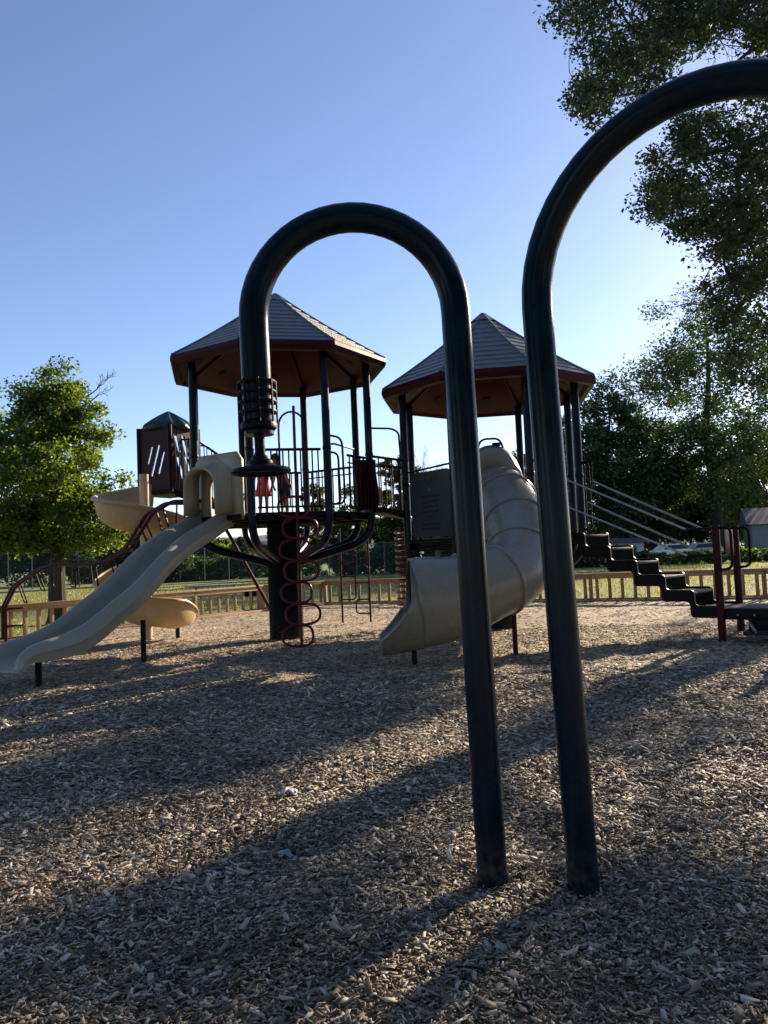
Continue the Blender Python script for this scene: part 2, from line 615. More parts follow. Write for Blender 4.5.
def chips_base_mat():
    mt, nt, b = new_mat('wood_chip_bed')
    L = nt.links.new
    tc = N(nt, 'ShaderNodeTexCoord')
    nw = N(nt, 'ShaderNodeTexNoise', Scale=25, Detail=3)
    L(tc.outputs['Object'], nw.inputs['Vector'])
    mw = N(nt, 'ShaderNodeMix', _data_type='RGBA')
    mw.inputs['Factor'].default_value = 0.06
    L(tc.outputs['Object'], mw.inputs['A'])
    L(nw.outputs['Color'], mw.inputs['B'])
    vo = N(nt, 'ShaderNodeTexVoronoi', Scale=42)
    L(mw.outputs['Result'], vo.inputs['Vector'])
    sp = N(nt, 'ShaderNodeSeparateColor')
    L(vo.outputs['Color'], sp.inputs['Color'])
    n1 = N(nt, 'ShaderNodeTexNoise', Scale=0.8, Detail=5, Roughness=0.6)
    L(tc.outputs['Object'], n1.inputs['Vector'])
    rp = ramp(nt, [(0.0, (0.08, 0.055, 0.032)), (0.35, (0.28, 0.20, 0.115)), (0.7, (0.47, 0.355, 0.215)), (1.0, (0.66, 0.53, 0.35))])
    L(sp.outputs['Red'], rp.inputs['Fac'])
    hs = N(nt, 'ShaderNodeHueSaturation')
    mr = N(nt, 'ShaderNodeMapRange')
    mr.inputs['From Min'].default_value = 0.3
    mr.inputs['From Max'].default_value = 0.7
    mr.inputs['To Min'].default_value = 0.72
    mr.inputs['To Max'].default_value = 1.2
    L(n1.outputs['Fac'], mr.inputs['Value'])
    L(mr.outputs['Result'], hs.inputs['Value'])
    L(rp.outputs['Color'], hs.inputs['Color'])
    L(hs.outputs['Color'], b.inputs['Base Color'])
    b.inputs['Roughness'].default_value = 0.85
    bp = N(nt, 'ShaderNodeBump', Strength=0.4, Distance=0.015)
    L(sp.outputs['Green'], bp.inputs['Height'])
    L(bp.outputs['Normal'], b.inputs['Normal'])
    return mt


M['bed'] = chips_base_mat()
mb = MB()
xs = np.concatenate([np.linspace(-15.4, -5, 40), np.linspace(-4.9, 5, 90), np.linspace(5.2, 18.9, 50)])
rows = []
for x in xs:
    yf = fence_y(x) + 0.02
    rows.append([V((x, y, bed_height(x, y) if j not in (0, 169) else 0.004)) for j, y in enumerate(np.concatenate([np.linspace(-7, 1.4, 10), np.linspace(1.5, 8.9, 110), np.linspace(9, yf, 50)]))])
mb.grid(rows)
tag(mb.build('wood_chip_ground', M['bed'], ang=180), 'bed of weathered wood chips under the playground', None, kind='structure')


def chip_mat():
    mt, nt, b = new_mat('weathered_wood_chips')
    L = nt.links.new
    ge = N(nt, 'ShaderNodeNewGeometry')
    tc = N(nt, 'ShaderNodeTexCoord')
    n1 = N(nt, 'ShaderNodeTexNoise', Scale=0.8, Detail=5, Roughness=0.6)
    L(tc.outputs['Object'], n1.inputs['Vector'])
    rp = ramp(nt, [(0.0, (0.05, 0.038, 0.027)), (0.25, (0.17, 0.13, 0.088)), (0.55, (0.33, 0.26, 0.18)), (0.8, (0.51, 0.43, 0.315)), (1.0, (0.74, 0.65, 0.52))])
    L(ge.outputs['Random Per Island'], rp.inputs['Fac'])
    hs = N(nt, 'ShaderNodeHueSaturation')
    mr = N(nt, 'ShaderNodeMapRange')
    mr.inputs['From Min'].default_value = 0.3
    mr.inputs['From Max'].default_value = 0.7
    mr.inputs['To Min'].default_value = 0.5
    mr.inputs['To Max'].default_value = 1.25
    L(n1.outputs['Fac'], mr.inputs['Value'])
    L(mr.outputs['Result'], hs.inputs['Value'])
    L(rp.outputs['Color'], hs.inputs['Color'])
    n2 = N(nt, 'ShaderNodeTexNoise', Scale=120, Detail=3)
    L(tc.outputs['Object'], n2.inputs['Vector'])
    L(hs.outputs['Color'], b.inputs['Base Color'])
    b.inputs['Roughness'].default_value = 0.7
    bp = N(nt, 'ShaderNodeBump', Strength=0.4, Distance=0.004)
    L(n2.outputs['Fac'], bp.inputs['Height'])
    L(bp.outputs['Normal'], b.inputs['Normal'])
    return mt


M['chip'] = chip_mat()


def scatter_chips():
    P = []
    for (y0, y1, den) in ((1.7, 3.3, 8500), (3.3, 5.5, 5200), (5.5, 9, 2000), (9, 14, 600), (14, 24, 140)):
        w0, w1 = 0.62 * y0 + 0.4, 0.62 * y1 + 0.4
        area = (w0 + w1) * (y1 - y0)
        n = int(area * den)
        y = rng.uniform(y0, y1, n * 2)
        x = rng.uniform(-w1, w1, n * 2)
        k = np.abs(x) < 0.62 * y + 0.4
        x, y = x[k][:n], y[k][:n]
        ok = np.array([b < fence_y(a) - 0.1 for a, b in zip(x, y)])
        P.append(np.stack([x[ok], y[ok]], 1))
    P = np.concatenate(P)
    n = len(P)
    z = np.array([bed_height(a, b) for a, b in P])
    far = np.clip(0.8 + (P[:, 1] - 2) * 0.1, 0.8, 1.7)
    Ln = rng.lognormal(math.log(0.0205), 0.52, n).clip(0.006, 0.07) * far
    Wd = (Ln * rng.uniform(0.18, 0.5, n)).clip(0.005, 0.022 * 1.5)
    Th = rng.uniform(0.0012, 0.0045, n)
    yaw = rng.uniform(0, 2 * PI, n)
    fk = np.clip(1.2 - P[:, 1] / 14, 0.35, 1)
    pit = rng.normal(0, 0.26, n) * fk
    rol = rng.normal(0, 0.40, n) * fk
    cy, sy, cp, sp, c_, s_ = np.cos(yaw), np.sin(yaw), np.cos(pit), np.sin(pit), np.cos(rol), np.sin(rol)
    ax = np.stack([cy * cp, sy * cp, sp], 1)
    up0 = np.stack([-cy * sp, -sy * sp, cp], 1)
    sd0 = np.cross(up0, ax)
    sd = sd0 * c_[:, None] + up0 * s_[:, None]
    up = np.cross(ax, sd)
    base = np.stack([P[:, 0], P[:, 1], z + np.abs(sp) * Ln * 0.35 + rng.uniform(0, 0.016, n)], 1)
    verts = np.empty((n, 8, 3))
    i = 0
    tap = rng.uniform(0.45, 1.0, (n, 1))
    skew = rng.uniform(-0.35, 0.35, (n, 1)) * Wd[:, None]
    for dz in (-0.5, 0.5):
        for (dx, dy) in ((-0.5, -0.5), (0.5, -0.5), (0.5, 0.5), (-0.5, 0.5)):
            w = Wd[:, None] * dy * (tap if dx > 0 else 1)
            verts[:, i] = base + ax * (Ln[:, None] * dx + skew * (1 if dy > 0 else -1)) + sd * w + up * (Th[:, None] * dz)
            i += 1
    fq = np.array([[0, 3, 2, 1], [4, 5, 6, 7], [0, 1, 5, 4], [1, 2, 6, 5], [2, 3, 7, 6], [3, 0, 4, 7]])
    faces = (np.arange(n)[:, None, None] * 8 + fq[None]).reshape(-1, 4)
    o = np_mesh('wood_chips', verts.reshape(-1, 3), faces, M['chip'])
    tag(o, 'loose weathered wood chips covering the playground', 'wood chips', kind='stuff')


scatter_chips()


def scatter_grass():
    n = 60000
    x = rng.uniform(-24, 28, n)
    y = 15 + 40 * rng.uniform(0, 1, n) ** 1.5
    fy = np.array([fence_y(a) for a in x])
    k = (y > fy + 0.05) & (np.abs(x) < 0.62 * y + 1)
    # taller unmown tufts right along the fence
    xe = rng.uniform(-14, 14, 9000)
    ye = np.array([fence_y(a) for a in xe]) + np.abs(rng.normal(0, 0.12, 9000)) - 0.05
    x, y = np.concatenate([x[k], xe]), np.concatenate([y[k], ye])
    n = len(x)
    h = rng.uniform(0.03, 0.08, n)
    w = rng.uniform(0.008, 0.02, n) * np.clip(y / 20, 1, 2)
    a = rng.uniform(0, 2 * PI, n)
    dx, dy = np.cos(a) * w, np.sin(a) * w
    lx, ly = rng.normal(0, 0.03, n), rng.normal(0, 0.03, n)
    z0 = np.full(n, 0.0)
    v = np.empty((n, 4, 3))
    v[:, 0] = np.stack([x - dx, y - dy, z0], 1)
    v[:, 1] = np.stack([x + dx, y + dy, z0], 1)
    v[:, 2] = np.stack([x + lx + dx * 0.2, y + ly + dy * 0.2, z0 + h], 1)
    v[:, 3] = np.stack([x + lx - dx * 0.2, y + ly - dy * 0.2, z0 + h], 1)
    o = np_mesh('grass_tufts', v.reshape(-1, 3), np.arange(n * 4).reshape(-1, 4),
                leafmat('grass_blades', (0.09, 0.11, 0.024), (0.22, 0.21, 0.06), 0.45))
    tag(o, 'short grass blades growing beyond the wooden fence', 'grass', kind='stuff')


scatter_grass()

# ------------------------------------------------------------------ wooden fence
def fence_section(ends, label, group):
    t = thing('wooden_fence', label, 'fence', (ends[0][0], ends[0][1], 0), group)
    for (a, b) in zip(ends, ends[1:]):
        a3, b3 = V((*a, 0)), V((*b, 0))
        d = (b3 - a3)
        Ld = d.length
        d.normalize()
        nrm = V((d.y, -d.x, 0))
        rz = math.atan2(d.y, d.x)
        tp = MB().bar(a3 + V((0, 0, 0.765)), b3 + V((0, 0, 0.765)), 0.14, 0.04, 0.006)
        tp.bar(a3 + V((0, 0, 0.695)) + nrm * 0.03, b3 + V((0, 0, 0.695)) + nrm * 0.03, 0.04, 0.11, 0.005)
        tp.build('top_rail', M['fence'], t)
        MB().bar(a3 + V((0, 0, 0.085)) + nrm * 0.03, b3 + V((0, 0, 0.085)) + nrm * 0.03, 0.04, 0.11, 0.005).build('bottom_rail', M['fence'], t)
        MB().bar(a3 + V((0, 0, 0.055)) + nrm * 0.12, b3 + V((0, 0, 0.055)) + nrm * 0.12, 0.09, 0.10, 0.01).build('edging_board', M['fence'], t)
        npost = max(1, round(Ld / 2.4))
        posts = []
        for i in range(npost):
            p = a3 + d * (Ld * i / npost)
            posts.append(Ld * i / npost)
            MB().box(p + V((0, 0, 0.372)), (0.1, 0.1, 0.745), rz, 0.006).build('post', M['fencev'], t)
        proto = None
        k = int(Ld / 0.3)
        for i in range(k):
            s_ = (i + 0.5) * Ld / k
            if min(abs(s_ - q) for q in posts) < 0.08:
                continue
            p = a3 + d * s_ - nrm * 0.012 + V((0, 0, 0.37))
            if proto is None:
                proto = MB().box(p, (0.085, 0.038, 0.745), rz, 0.004).build('picket', M['fencev'], t)
                p0 = p
            else:
                c = copy_part(proto, t, (p - p0) + V((0, 0, random.uniform(-0.008, 0.004))))


fence_section(FENCE[0:4], 'low brown wooden picket fence left of the tower column, behind the slides', 'wooden fence round the playground')
fence_section(FENCE[3:], 'low brown wooden picket fence to the right, behind the staircase', 'wooden fence round the playground')


# ------------------------------------------------------------------ overhead spinner arches
def arch(label, base, tip_dir, span, top, drop, lean):
    base = V((base[0], base[1], 0))
    d = V((tip_dir[0], tip_dir[1], 0)).normalized()
    t = thing('spinner_arch', label, 'climbing pole', base, 'curved spinner poles')
    rad = span / 2
    c = base + d * rad + V((0, 0, top - rad))
    pts = [base + V((0, 0, z)) for z in np.linspace(-0.2, top - rad - 0.05, 8)]
    for i in range(0, 25):
        a = PI * i / 24
        pts.append(c - d * rad * math.cos(a) + V((0, 0, rad * math.sin(a) * 1.0)))
    e = c + d * rad
    pts += [e + V((0, 0, -z)) for z in np.linspace(0.05, top - rad - drop, 4)]
    MB().tube(pts, 0.065, 28).build('bent_tube', M['tube'], t)
    MB().lathe(base, [(0.07, -0.05), (0.074, 0.0), (0.074, 0.035), (0.066, 0.04)], 28).build('ground_collar', M['black'], t)
    ex, ey = e.x, e.y
    zb = drop           # end of the tube
    cage = MB()
    for i in range(4):
        cage.ring((ex, ey, zb + 0.232 - i * 0.044), 0.078, 0.0075, 24, 8)
    for i in range(8):
        a = 2 * PI * (i + 0.3) / 8
        q = V((ex + 0.083 * math.cos(a), ey + 0.083 * math.sin(a), 0))
        cage.tube([q + V((0, 0, zb + 0.05)), q + V((0, 0, zb + 0.24))], 0.005, 6)
    cage.build('grip_cage', M['black'], t)
    MB().lathe((ex, ey, zb + 0.012), [(0.05, 0.0), (0.066, 0.004), (0.078, 0.016), (0.08, 0.03), (0.075, 0.045), (0.066, 0.052)], 28).build('bearing_drum', M['black'], t)
    MB().lathe((ex, ey, zb - 0.085), [(0.023, 0.0), (0.023, 0.10)], 16).build('spindle', M['black'], t)
    w = MB()
    zw = zb - 0.148
    w.lathe((ex, ey, zw), [(0.03, -0.012), (0.085, -0.006), (0.082, 0.004), (0.056, 0.020), (0.052, 0.034), (0.042, 0.040), (0.038, 0.052), (0.027, 0.058), (0.025, 0.07)], 28)
    for i in range(5):
        a = 2 * PI * i / 5 + 0.2
        w.bar((ex + 0.06 * math.cos(a), ey + 0.06 * math.sin(a), zw), (ex + 0.122 * math.cos(a), ey + 0.122 * math.sin(a), zw - 0.010), 0.03, 0.012, 0.003)
    wh = w.build('spinning_hub', M['black'], t)
    MB().ring((ex, ey, zw - 0.012), 0.119, 0.0125, 40, 10).build('hand_wheel', M['black'], wh)
    t.rotation_euler = (0, -lean, 0)      # the pole has settled a little out of plumb
    return t


arch('dark green curved pole with cage and hand wheel hanging before the left tower', (0.40, 3.38), (-1.0, -0.03), 0.90, 2.98, 2.02, 0.017)
arch('taller dark green curved pole on the right, arching out of the picture', (0.765, 3.28), (0.80, -0.60), 1.35, 3.17, 2.06, 0.026)

# ------------------------------------------------------------------ towers
def octo(c, Rr, rot, k):
    a = R(rot + 45 * k)
    return V((c[0] + Rr * math.cos(a), c[1] + Rr * math.sin(a), 0))


def tower(label, c, rot, deck, eave, apex, posts_arm, roofR=2.02):
    t = thing('play_tower', label, 'play tower', (c[0], c[1], 0), 'roofed play towers')
    cx, cy = c
    # central column
    MB().lathe((cx, cy, -0.1), [(0.31, 0), (0.31, deck * 0.62), (0.305, deck * 0.62 + 0.1), (0.30, deck - 0.02)], 20).build('central_column', M['trunkmetal'], t)
    # deck
    pl = [octo(c, 1.60, rot, k) for k in range(8)]
    dk = MB().prism([(p.x, p.y) for p in pl], deck - 0.045, deck)
    dk.build('deck', M['black'], t, smooth=False)
    rim = MB()
    for k in range(8):
        a, b = pl[k], pl[(k + 1) % 8]
        rim.bar(a * 0.995 + V((cx, cy, 0)) * 0.005 + V((0, 0, deck - 0.09)), b * 0.995 + V((cx, cy, 0)) * 0.005 + V((0, 0, deck - 0.09)), 0.05, 0.085, 0.008)
    for k in range(4):
        a, b = octo(c, 1.55, rot + 22.5, k), octo(c, 1.55, rot + 22.5, k + 4)
        rim.bar(a + V((0, 0, deck - 0.10)), b + V((0, 0, deck - 0.10)), 0.07, 0.10)
    rim.build('deck_frame', M['black'], t)
    # posts that bend in to the column
    for k in range(8):
        p = octo(c, 1.66, rot, k)
        inn = V((cx, cy, 0)) + (p - V((cx, cy, 0))).normalized() * 0.24
        zb = deck - 0.28 if k in posts_arm else deck - 0.22
        pts = [inn + V((0, 0, deck - 0.86)), p + V((0, 0, zb - 0.2)), p + V((0, 0, eave + 0.05))]
        po = MB().tube(fillet(pts, 0.42, 8), 0.068, 16).build('post', M['post'], t)
        MB().lathe(p + V((0, 0, deck + 1.02)), [(0.0715, 0), (0.0745, 0.006), (0.0745, 0.05), (0.0715, 0.056)], 16).build('clamp_band', M['black'], po)
    # roof
    prof = []      # concave hip line
    for i in range(13):
        s_ = i / 12
        prof.append((roofR * (1 - s_) + 0.02 * s_, eave + (apex - eave) * (0.86 * s_ + 0.14 * s_ * s_)))
    sh = MB()
    for k in range(8):
        a0, a1 = R(rot + 45 * k), R(rot + 45 * (k + 1))
        for i in range(12):
            (ra, za), (rb, zb_) = prof[i], prof[i + 1]
            za2 = za + 0.022 if i else za + 0.006
            q = [(ra, a0, za2), (ra, a1, za2), (rb, a1, zb_ + 0.003), (rb, a0, zb_ + 0.003)]
            lo = [(ra, a0, za - 0.004), (ra, a1, za - 0.004)]
            P = [V((cx + r_ * math.cos(a), cy + r_ * math.sin(a), z)) for (r_, a, z) in q + lo]
            sh.add(P, [(0, 1, 2, 3), (4, 5, 1, 0)])
    rf = sh.build('shingle_roof', M['roof'], t, smooth=False)
    hip = MB()
    for k in range(8):
        a0 = R(rot + 45 * k)
        hip.tube([V((cx + r_ * math.cos(a0), cy + r_ * math.sin(a0), z + 0.012)) for (r_, z) in prof], 0.024, 6)
    hip.build('hip_ridge', M['roof'], rf)
    MB().lathe((cx, cy, apex - 0.09), [(0.26, -0.07), (0.20, -0.02), (0.06, 0.085), (0.01, 0.12)], 8).build('roof_cap', M['roof'], rf)
    # maroon fascia, soffit and ribs
    fa = MB()
    n = 8
    rows = []
    for (r_, z) in ((roofR - 0.02, eave + 0.02), (roofR + 0.02, eave + 0.0), (roofR + 0.03, eave - 0.07), (roofR + 0.0, eave - 0.15), (roofR - 0.10, eave - 0.16), (roofR - 0.16, eave - 0.10), (roofR - 0.30, eave - 0.05), (roofR * 0.55, eave + 0.36), (0.1, apex - 0.28)):
        rows.append([V((cx + r_ * math.cos(R(rot + 45 * k)), cy + r_ * math.sin(R(rot + 45 * k)), z)) for k in range(8)])
    fa.grid(rows, closed=True)
    fo = fa.build('roof_fascia', M['maroon_plastic'], t, ang=20)
    rb = MB()
    for k in range(8):
        p, q = octo(c, roofR - 0.34, rot, k), octo(c, 0.25, rot, k)
        rb.bar(p + V((0, 0, eave - 0.06)), q + V((0, 0, apex - 0.42)), 0.06, 0.07, 0.01)
    rb.build('roof_rib', M['maroon_plastic'], t)
    for k in range(8):
        a = R(rot + 45 * k + 22.5)
        sl_ = V((math.cos(a), math.sin(a), 0))
        tx = V((-math.sin(a), math.cos(a), 0))
        ce = V((cx, cy, 0)) + sl_ * (roofR * 0.74 * 0.924) + V((0, 0, eave + 0.10))
        dn = V((sl_.x * (roofR * 0.41) * 0.924, sl_.y * (roofR * 0.41) * 0.924, -0.41)).normalized()
        ho = MB().add([ce + tx * 0.09 * math.cos(u) + dn * 0.10 * math.sin(u) - V((0, 0, 0.012)) for u in np.linspace(0, 2 * PI, 15)[:-1]], [tuple(range(14))])
        ho.build('vent_hole', M['rubber'], fo, smooth=False)
    return t


LC, LROT, LD = (-1.86, 14.1), 35, 2.25
RC, RROT, RD = (2.02, 14.3), 15, 1.67
tl = tower('left roofed play tower, taller, with maroon soffit over a high deck', LC, LROT, LD, 5.02, 6.40, (4, 5, 6, 7))
tr = tower('right roofed play tower, lower, behind the tube slide and sign panel', RC, RROT, RD, 4.45, 5.93, (4, 5, 6))


def rail_panel(parent, p0, p1, z0, h, n, mid=False, name='guard_rail', mat='maroon_dark', h1=None, z1=None):
    p0, p1 = V((p0.x, p0.y, 0)), V((p1.x, p1.y, 0))
    z1 = z0 if z1 is None else z1
    h1 = h if h1 is None else h1
    d = (p1 - p0).normalized()
    a, b = p0 + d * 0.09, p1 - d * 0.09
    o = MB()
    o.tube([a + V((0, 0, z0 + h)), b + V((0, 0, z1 + h1))], 0.024, 8)
    o.tube([a + V((0, 0, z0 + 0.08)), b + V((0, 0, z1 + 0.08))], 0.016, 8)
    if mid:
        o.tube([a + V((0, 0, z0 + h - 0.13)), b + V((0, 0, z1 + h1 - 0.13))], 0.013, 8)
    for i in range(n):
        s_ = (i + 0.5) / n
        q = a.lerp(b, s_)
        zz = z0 + (z1 - z0) * s_
        o.tube([q + V((0, 0, zz + 0.08)), q + V((0, 0, zz + h + (h1 - h) * s_))], 0.0135, 6)
    return o.build(name, M[mat], parent)


pl = [octo(LC, 1.63, LROT, k) for k in range(8)]      # 0:35 1:80 2:125 3:170 4:215 5:260 6:305 7:350
prr = [octo(RC, 1.63, RROT, k) for k in range(8)]     # 0:15 1:60 2:105 3:150 4:195 5:240 6:285 7:330
rail_panel(tl, pl[5], pl[6], LD, 1.03, 11)
rail_panel(tl, pl[1], pl[2], LD, 0.98, 8)
rail_panel(tl, pl[0], pl[1], LD, 0.98, 8, mid=True)
rail_panel(tl, pl[3], pl[4], LD, 1.03, 8)
mid67 = pl[6].lerp(pl[7], 0.42)
rail_panel(tl, mid67, pl[7], LD, 0.98, 5, mid=True)
rail_panel(tr, prr[0], prr[1], RD, 1.0, 8)
rail_panel(tr, prr[1], prr[2], RD, 1.0, 8)
rail_panel(tr, prr[2], prr[3], RD, 1.0, 8)


def loop_handle(parent, pts, r=0.019, name='loop_handle', mat='maroon_dark', fl=0.16):
    return MB().tube(fillet(pts, fl), r, 8).build(name, M[mat], parent)


# hoop over the loop climber (front of left tower) and hand loops by the right opening
fm = pl[5].lerp(pl[6], 0.56)
fdir = (pl[6] - pl[5]).normalized()
fout = V((fdir.y, -fdir.x, 0))
hp = []
hc = fm + fout * 0.10 - fdir * 0.02
for i in range(13):
    a = PI * i / 12
    hp.append(hc - fdir * 0.215 * math.cos(a) + V((0, 0, LD + 1.40 + 0.24 * math.sin(a))))
hp = [hc - fdir * 0.215 + V((0, 0, LD + 0.1))] + hp + [hc + fdir * 0.215 + V((0, 0, LD + 0.1))]
MB().tube(hp, 0.018, 8).build('entry_hoop', M['maroon_dark'], tl)
a = pl[6]
d67 = (pl[7] - pl[6]).normalized()
o67 = V((d67.y, -d67.x, 0))
for (s_, z_, dd) in ((0.10, 1.26, 0.20), (0.07, 0.98, 0.10)):
    loop_handle(tl, [a + o67 * 0.05 + V((0, 0, LD + z_)), a + d67 * (s_ + dd) + o67 * 0.12 + V((0, 0, LD + z_ - 0.02)), a + d67 * (s_ + dd + 0.03) + o67 * 0.12 + V((0, 0, LD + 0.12)), a + o67 * 0.06 + V((0, 0, LD + 0.10))])
loop_handle(tl, [pl[6] + V((0, 0, LD + 1.10)), pl[6].lerp(pl[0], 0.25) + V((0, 0, LD + 1.20)), pl[0] + V((0, 0, LD + 1.32))], fl=0.1)
loop_handle(tl, [pl[7] + o67 * 0.05 + V((0, 0, LD + 0.95)), pl[7] - d67 * 0.12 + V((0, 0, LD + 1.45)) + o67 * 0.1, pl[7] - d67 * 0.02 + V((0, 0, LD + 1.52)) + o67 * 0.06, pl[7] + V((0.45, 0.1, LD + 1.52)), pl[7] + V((0.58, 0.12, LD + 1.45)), pl[7] + V((0.6, 0.12, LD + 0.95))], fl=0.14)

# ribbed maroon panel at the bridge mouth
rp_ = MB()
rows = []
pa, pb = pl[7] + V((-0.23, -0.13, 0)), pl[7] + V((0.15, -0.10, 0))
for i in range(41):
    s_ = i / 40
    q = pa.lerp(pb, s_) + V((0, -0.03 * math.sin(s_ * 2 * PI * 6), 0))
    rows.append([q + V((0.02 * math.sin(z * 6), 0, LD + 0.04 + z)) for z in np.linspace(0, 0.90, 9)])
rp_.grid(rows)
rp_.build('ribbed_panel', M['maroon_plastic'], tl, solid=0.02)

# bridge between the towers
br = thing('tower_bridge', 'short dark bridge with railings joining the two towers', 'bridge', ((pl[7] + prr[4]) / 2))
A1, A2 = pl[7] + V((0.02, -0.04, 0)), pl[0] + V((0.02, 0, 0))
B1, B2 = prr[4] + V((0.0, -0.04, 0)), prr[3] + V((0.0, 0, 0))
fl_ = MB()
zt = [LD + 0.04, LD + 0.05, LD - 0.02, LD - 0.12]
rows = [[A1.lerp(B1, s_) + V((0, 0, z)), A2.lerp(B2, s_) + V((0, 0, z))] for s_, z in zip((0, 0.33, 0.66, 1.0), zt)]
fl_.grid(rows)
fl_.build('bridge_floor', M['black'], br, solid=0.08)
st_ = MB()
st_.box((B1 + B2) / 2 + V((0.18, 0, LD - 0.40)), (0.3, 1.15, 0.05), 0.05, 0.006)
st_.build('bridge_step', M['black'], br)
rail_panel(br, A1 - V((0.1, 0, 0)), B1 + V((0.12, 0, 0)), LD + 0.02, 1.0, 6, mid=True, h1=1.0, z1=LD - 0.10)
rail_panel(br, A2 - V((0.1, 0, 0)), B2 + V((0.12, 0, 0)), LD + 0.02, 1.0, 6, mid=True, h1=1.0, z1=LD - 0.10)

# sign panel on the right tower between the two front-left posts
sg = thing('sign_panel', 'teal grey instruction panel with raised lettering between two tower posts', 'sign', prr[4].lerp(prr[5], 0.5))
sa, sb_ = prr[4], prr[5]
sd_ = (sb_ - sa).normalized()
so_ = V((sd_.y, -sd_.x, 0))
pw = (sb_ - sa).length - 0.19
pc = sa.lerp(sb_, 0.5) + V((0, 0, RD + 0.66))
hw, hh, cr_ = pw / 2 - 0.02, 0.575, 0.07
pol = []
for (sx, sz, a0) in ((1, 1, 0), (-1, 1, 90), (-1, -1, 180), (1, -1, 270)):
    for i in range(6):
        a = R(a0 + 18 * i)
        pol.append((sx * (hw - cr_) + cr_ * math.cos(a), sz * (hh - cr_) + cr_ * math.sin(a)))
pm = MB()
nn = len(pol)
fr = [pc + sd_ * x + V((0, 0, z)) + so_ * 0.02 for x, z in pol]
bk = [p - so_ * 0.04 for p in fr]
pm.add(fr + bk, [tuple(range(nn)), tuple(range(nn, 2 * nn))[::-1]] + [(i, (i + 1) % nn, nn + (i + 1) % nn, nn + i) for i in range(nn)])
pm.build('panel', M['sign'], sg)
MB().tube([sa + V((0, 0, RD + 1.27)), sb_ + V((0, 0, RD + 1.31))], 0.018, 8).build('top_bar', M['black'], sg)
MB().tube([sa + V((0, 0, RD + 0.03)), sb_ + V((0, 0, RD + 0.03))], 0.022, 8).build('bottom_bar', M['black'], sg)


def text_part(parent, body, size, centre, xdir, zdir, nrm, mat, name='lettering'):
    cu_ = bpy.data.curves.new('txt', 'FONT')
    cu_.body = body
    cu_.size = size
    cu_.align_x = 'CENTER'
    cu_.align_y = 'CENTER'
    cu_.extrude = 0.003
    ob = bpy.data.objects.new('txt', cu_)
    col.objects.link(ob)
    dg = bpy.context.evaluated_depsgraph_get()
    me = bpy.data.meshes.new_from_object(ob.evaluated_get(dg))
    bpy.data.objects.remove(ob)
    me.name = name
    me.materials.clear()
    me.materials.append(mat)
    off = parent_world(parent)
    mx_ = Matrix((xdir, zdir, nrm)).transposed()
    for v in me.vertices:
        v.co = centre + mx_ @ v.co - off
    o = bpy.data.objects.new(name, me)
    col.objects.link(o)
    o.parent = parent
    return o


for (tx, size, dz) in (('PLAY', 0.17, 0.40), ('THIS EQUIPMENT IS', 0.060, 0.13), ('DESIGNED FOR', 0.066, 0.04), ('CHILDREN AGES', 0.062, -0.05), ('5 TO 12 YEARS', 0.066, -0.14), ('OLD', 0.066, -0.22), ('ADULT SUPERVISION', 0.052, -0.36), ('RECOMMENDED', 0.062, -0.44)):
    text_part(sg, tx, size, pc + V((0, 0, dz)) + so_ * 0.021, sd_, V((0, 0, 1)), so_, M['signink'])
em = MB().add([pc + so_ * 0.0225 + sd_ * ((0.05 if i % 2 else 0.024) * math.sin(i * PI / 5)) + V((0, 0, 0.25 + (0.05 if i % 2 else 0.024) * math.cos(i * PI / 5))) for i in range(10)], [tuple(range(10))])
em.build('emblem', M['signdot'], sg, smooth=False)

# hand loops at the stair mouth, right tower
for (k, s1) in ((7, 1), (6, -1)):
    q = prr[k]
    dd = (prr[7] - prr[6]).normalized() * s1
    oo = V((0.61, -0.79, 0))
    for w_ in (0.10, 0.2):
        loop_handle(tr, [q + oo * 0.05 + V((0, 0, RD + 1.25)), q + oo * (w_ + 0.05) + V((0, 0, RD + 1.25)), q + oo * (w_ + 0.05) + V((0, 0, RD + 0.1)), q + oo * 0.05 + V((0, 0, RD + 0.1))], 0.014, fl=0.1)
loop_handle(tr, [prr[7] + V((-0.05, 0.05, RD + 1.05)), prr[7] + V((-0.2, 0.15, RD + 1.08)), prr[7] + V((-0.22, 0.15, RD + 2.0)), prr[7] + V((-0.05, 0.02, RD + 2.05))], 0.014, fl=0.1)

# ------------------------------------------------------------------ wave slide
ws = thing('wave_slide', 'long grey tan wavy slide running down from the left tower to the lower left', 'slide', (-3.6, 11.0, 0))
WA, WB = V((-2.62, 12.62, 0)), V((-4.28, 9.0, 0))
wd = (WB - WA)
wl = wd.length
wd.normalize()
wn_ = V((wd.y, -wd.x, 0))          # towards the far (left) side
if wn_.x > 0:
    wn_ = -wn_
zr = [(-0.03, 2.36), (0.04, 2.24), (0.12, 2.10), (0.2, 1.98), (0.27, 1.86), (0.34, 1.71), (0.4, 1.56), (0.49, 1.29), (0.56, 1.12), (0.63, 0.985), (0.69, 0.85), (0.75, 0.735), (0.81, 0.665), (0.87, 0.62), (0.93, 0.585), (0.97, 0.555), (0.992, 0.53), (1.0, 0.47)]


def zrim(t_):
    for (a, za), (b, zb_) in zip(zr, zr[1:]):
        if t_ <= b:
            s_ = (t_ - a) / (b - a)
            return za + (zb_ - za) * s_
    return zr[-1][1]


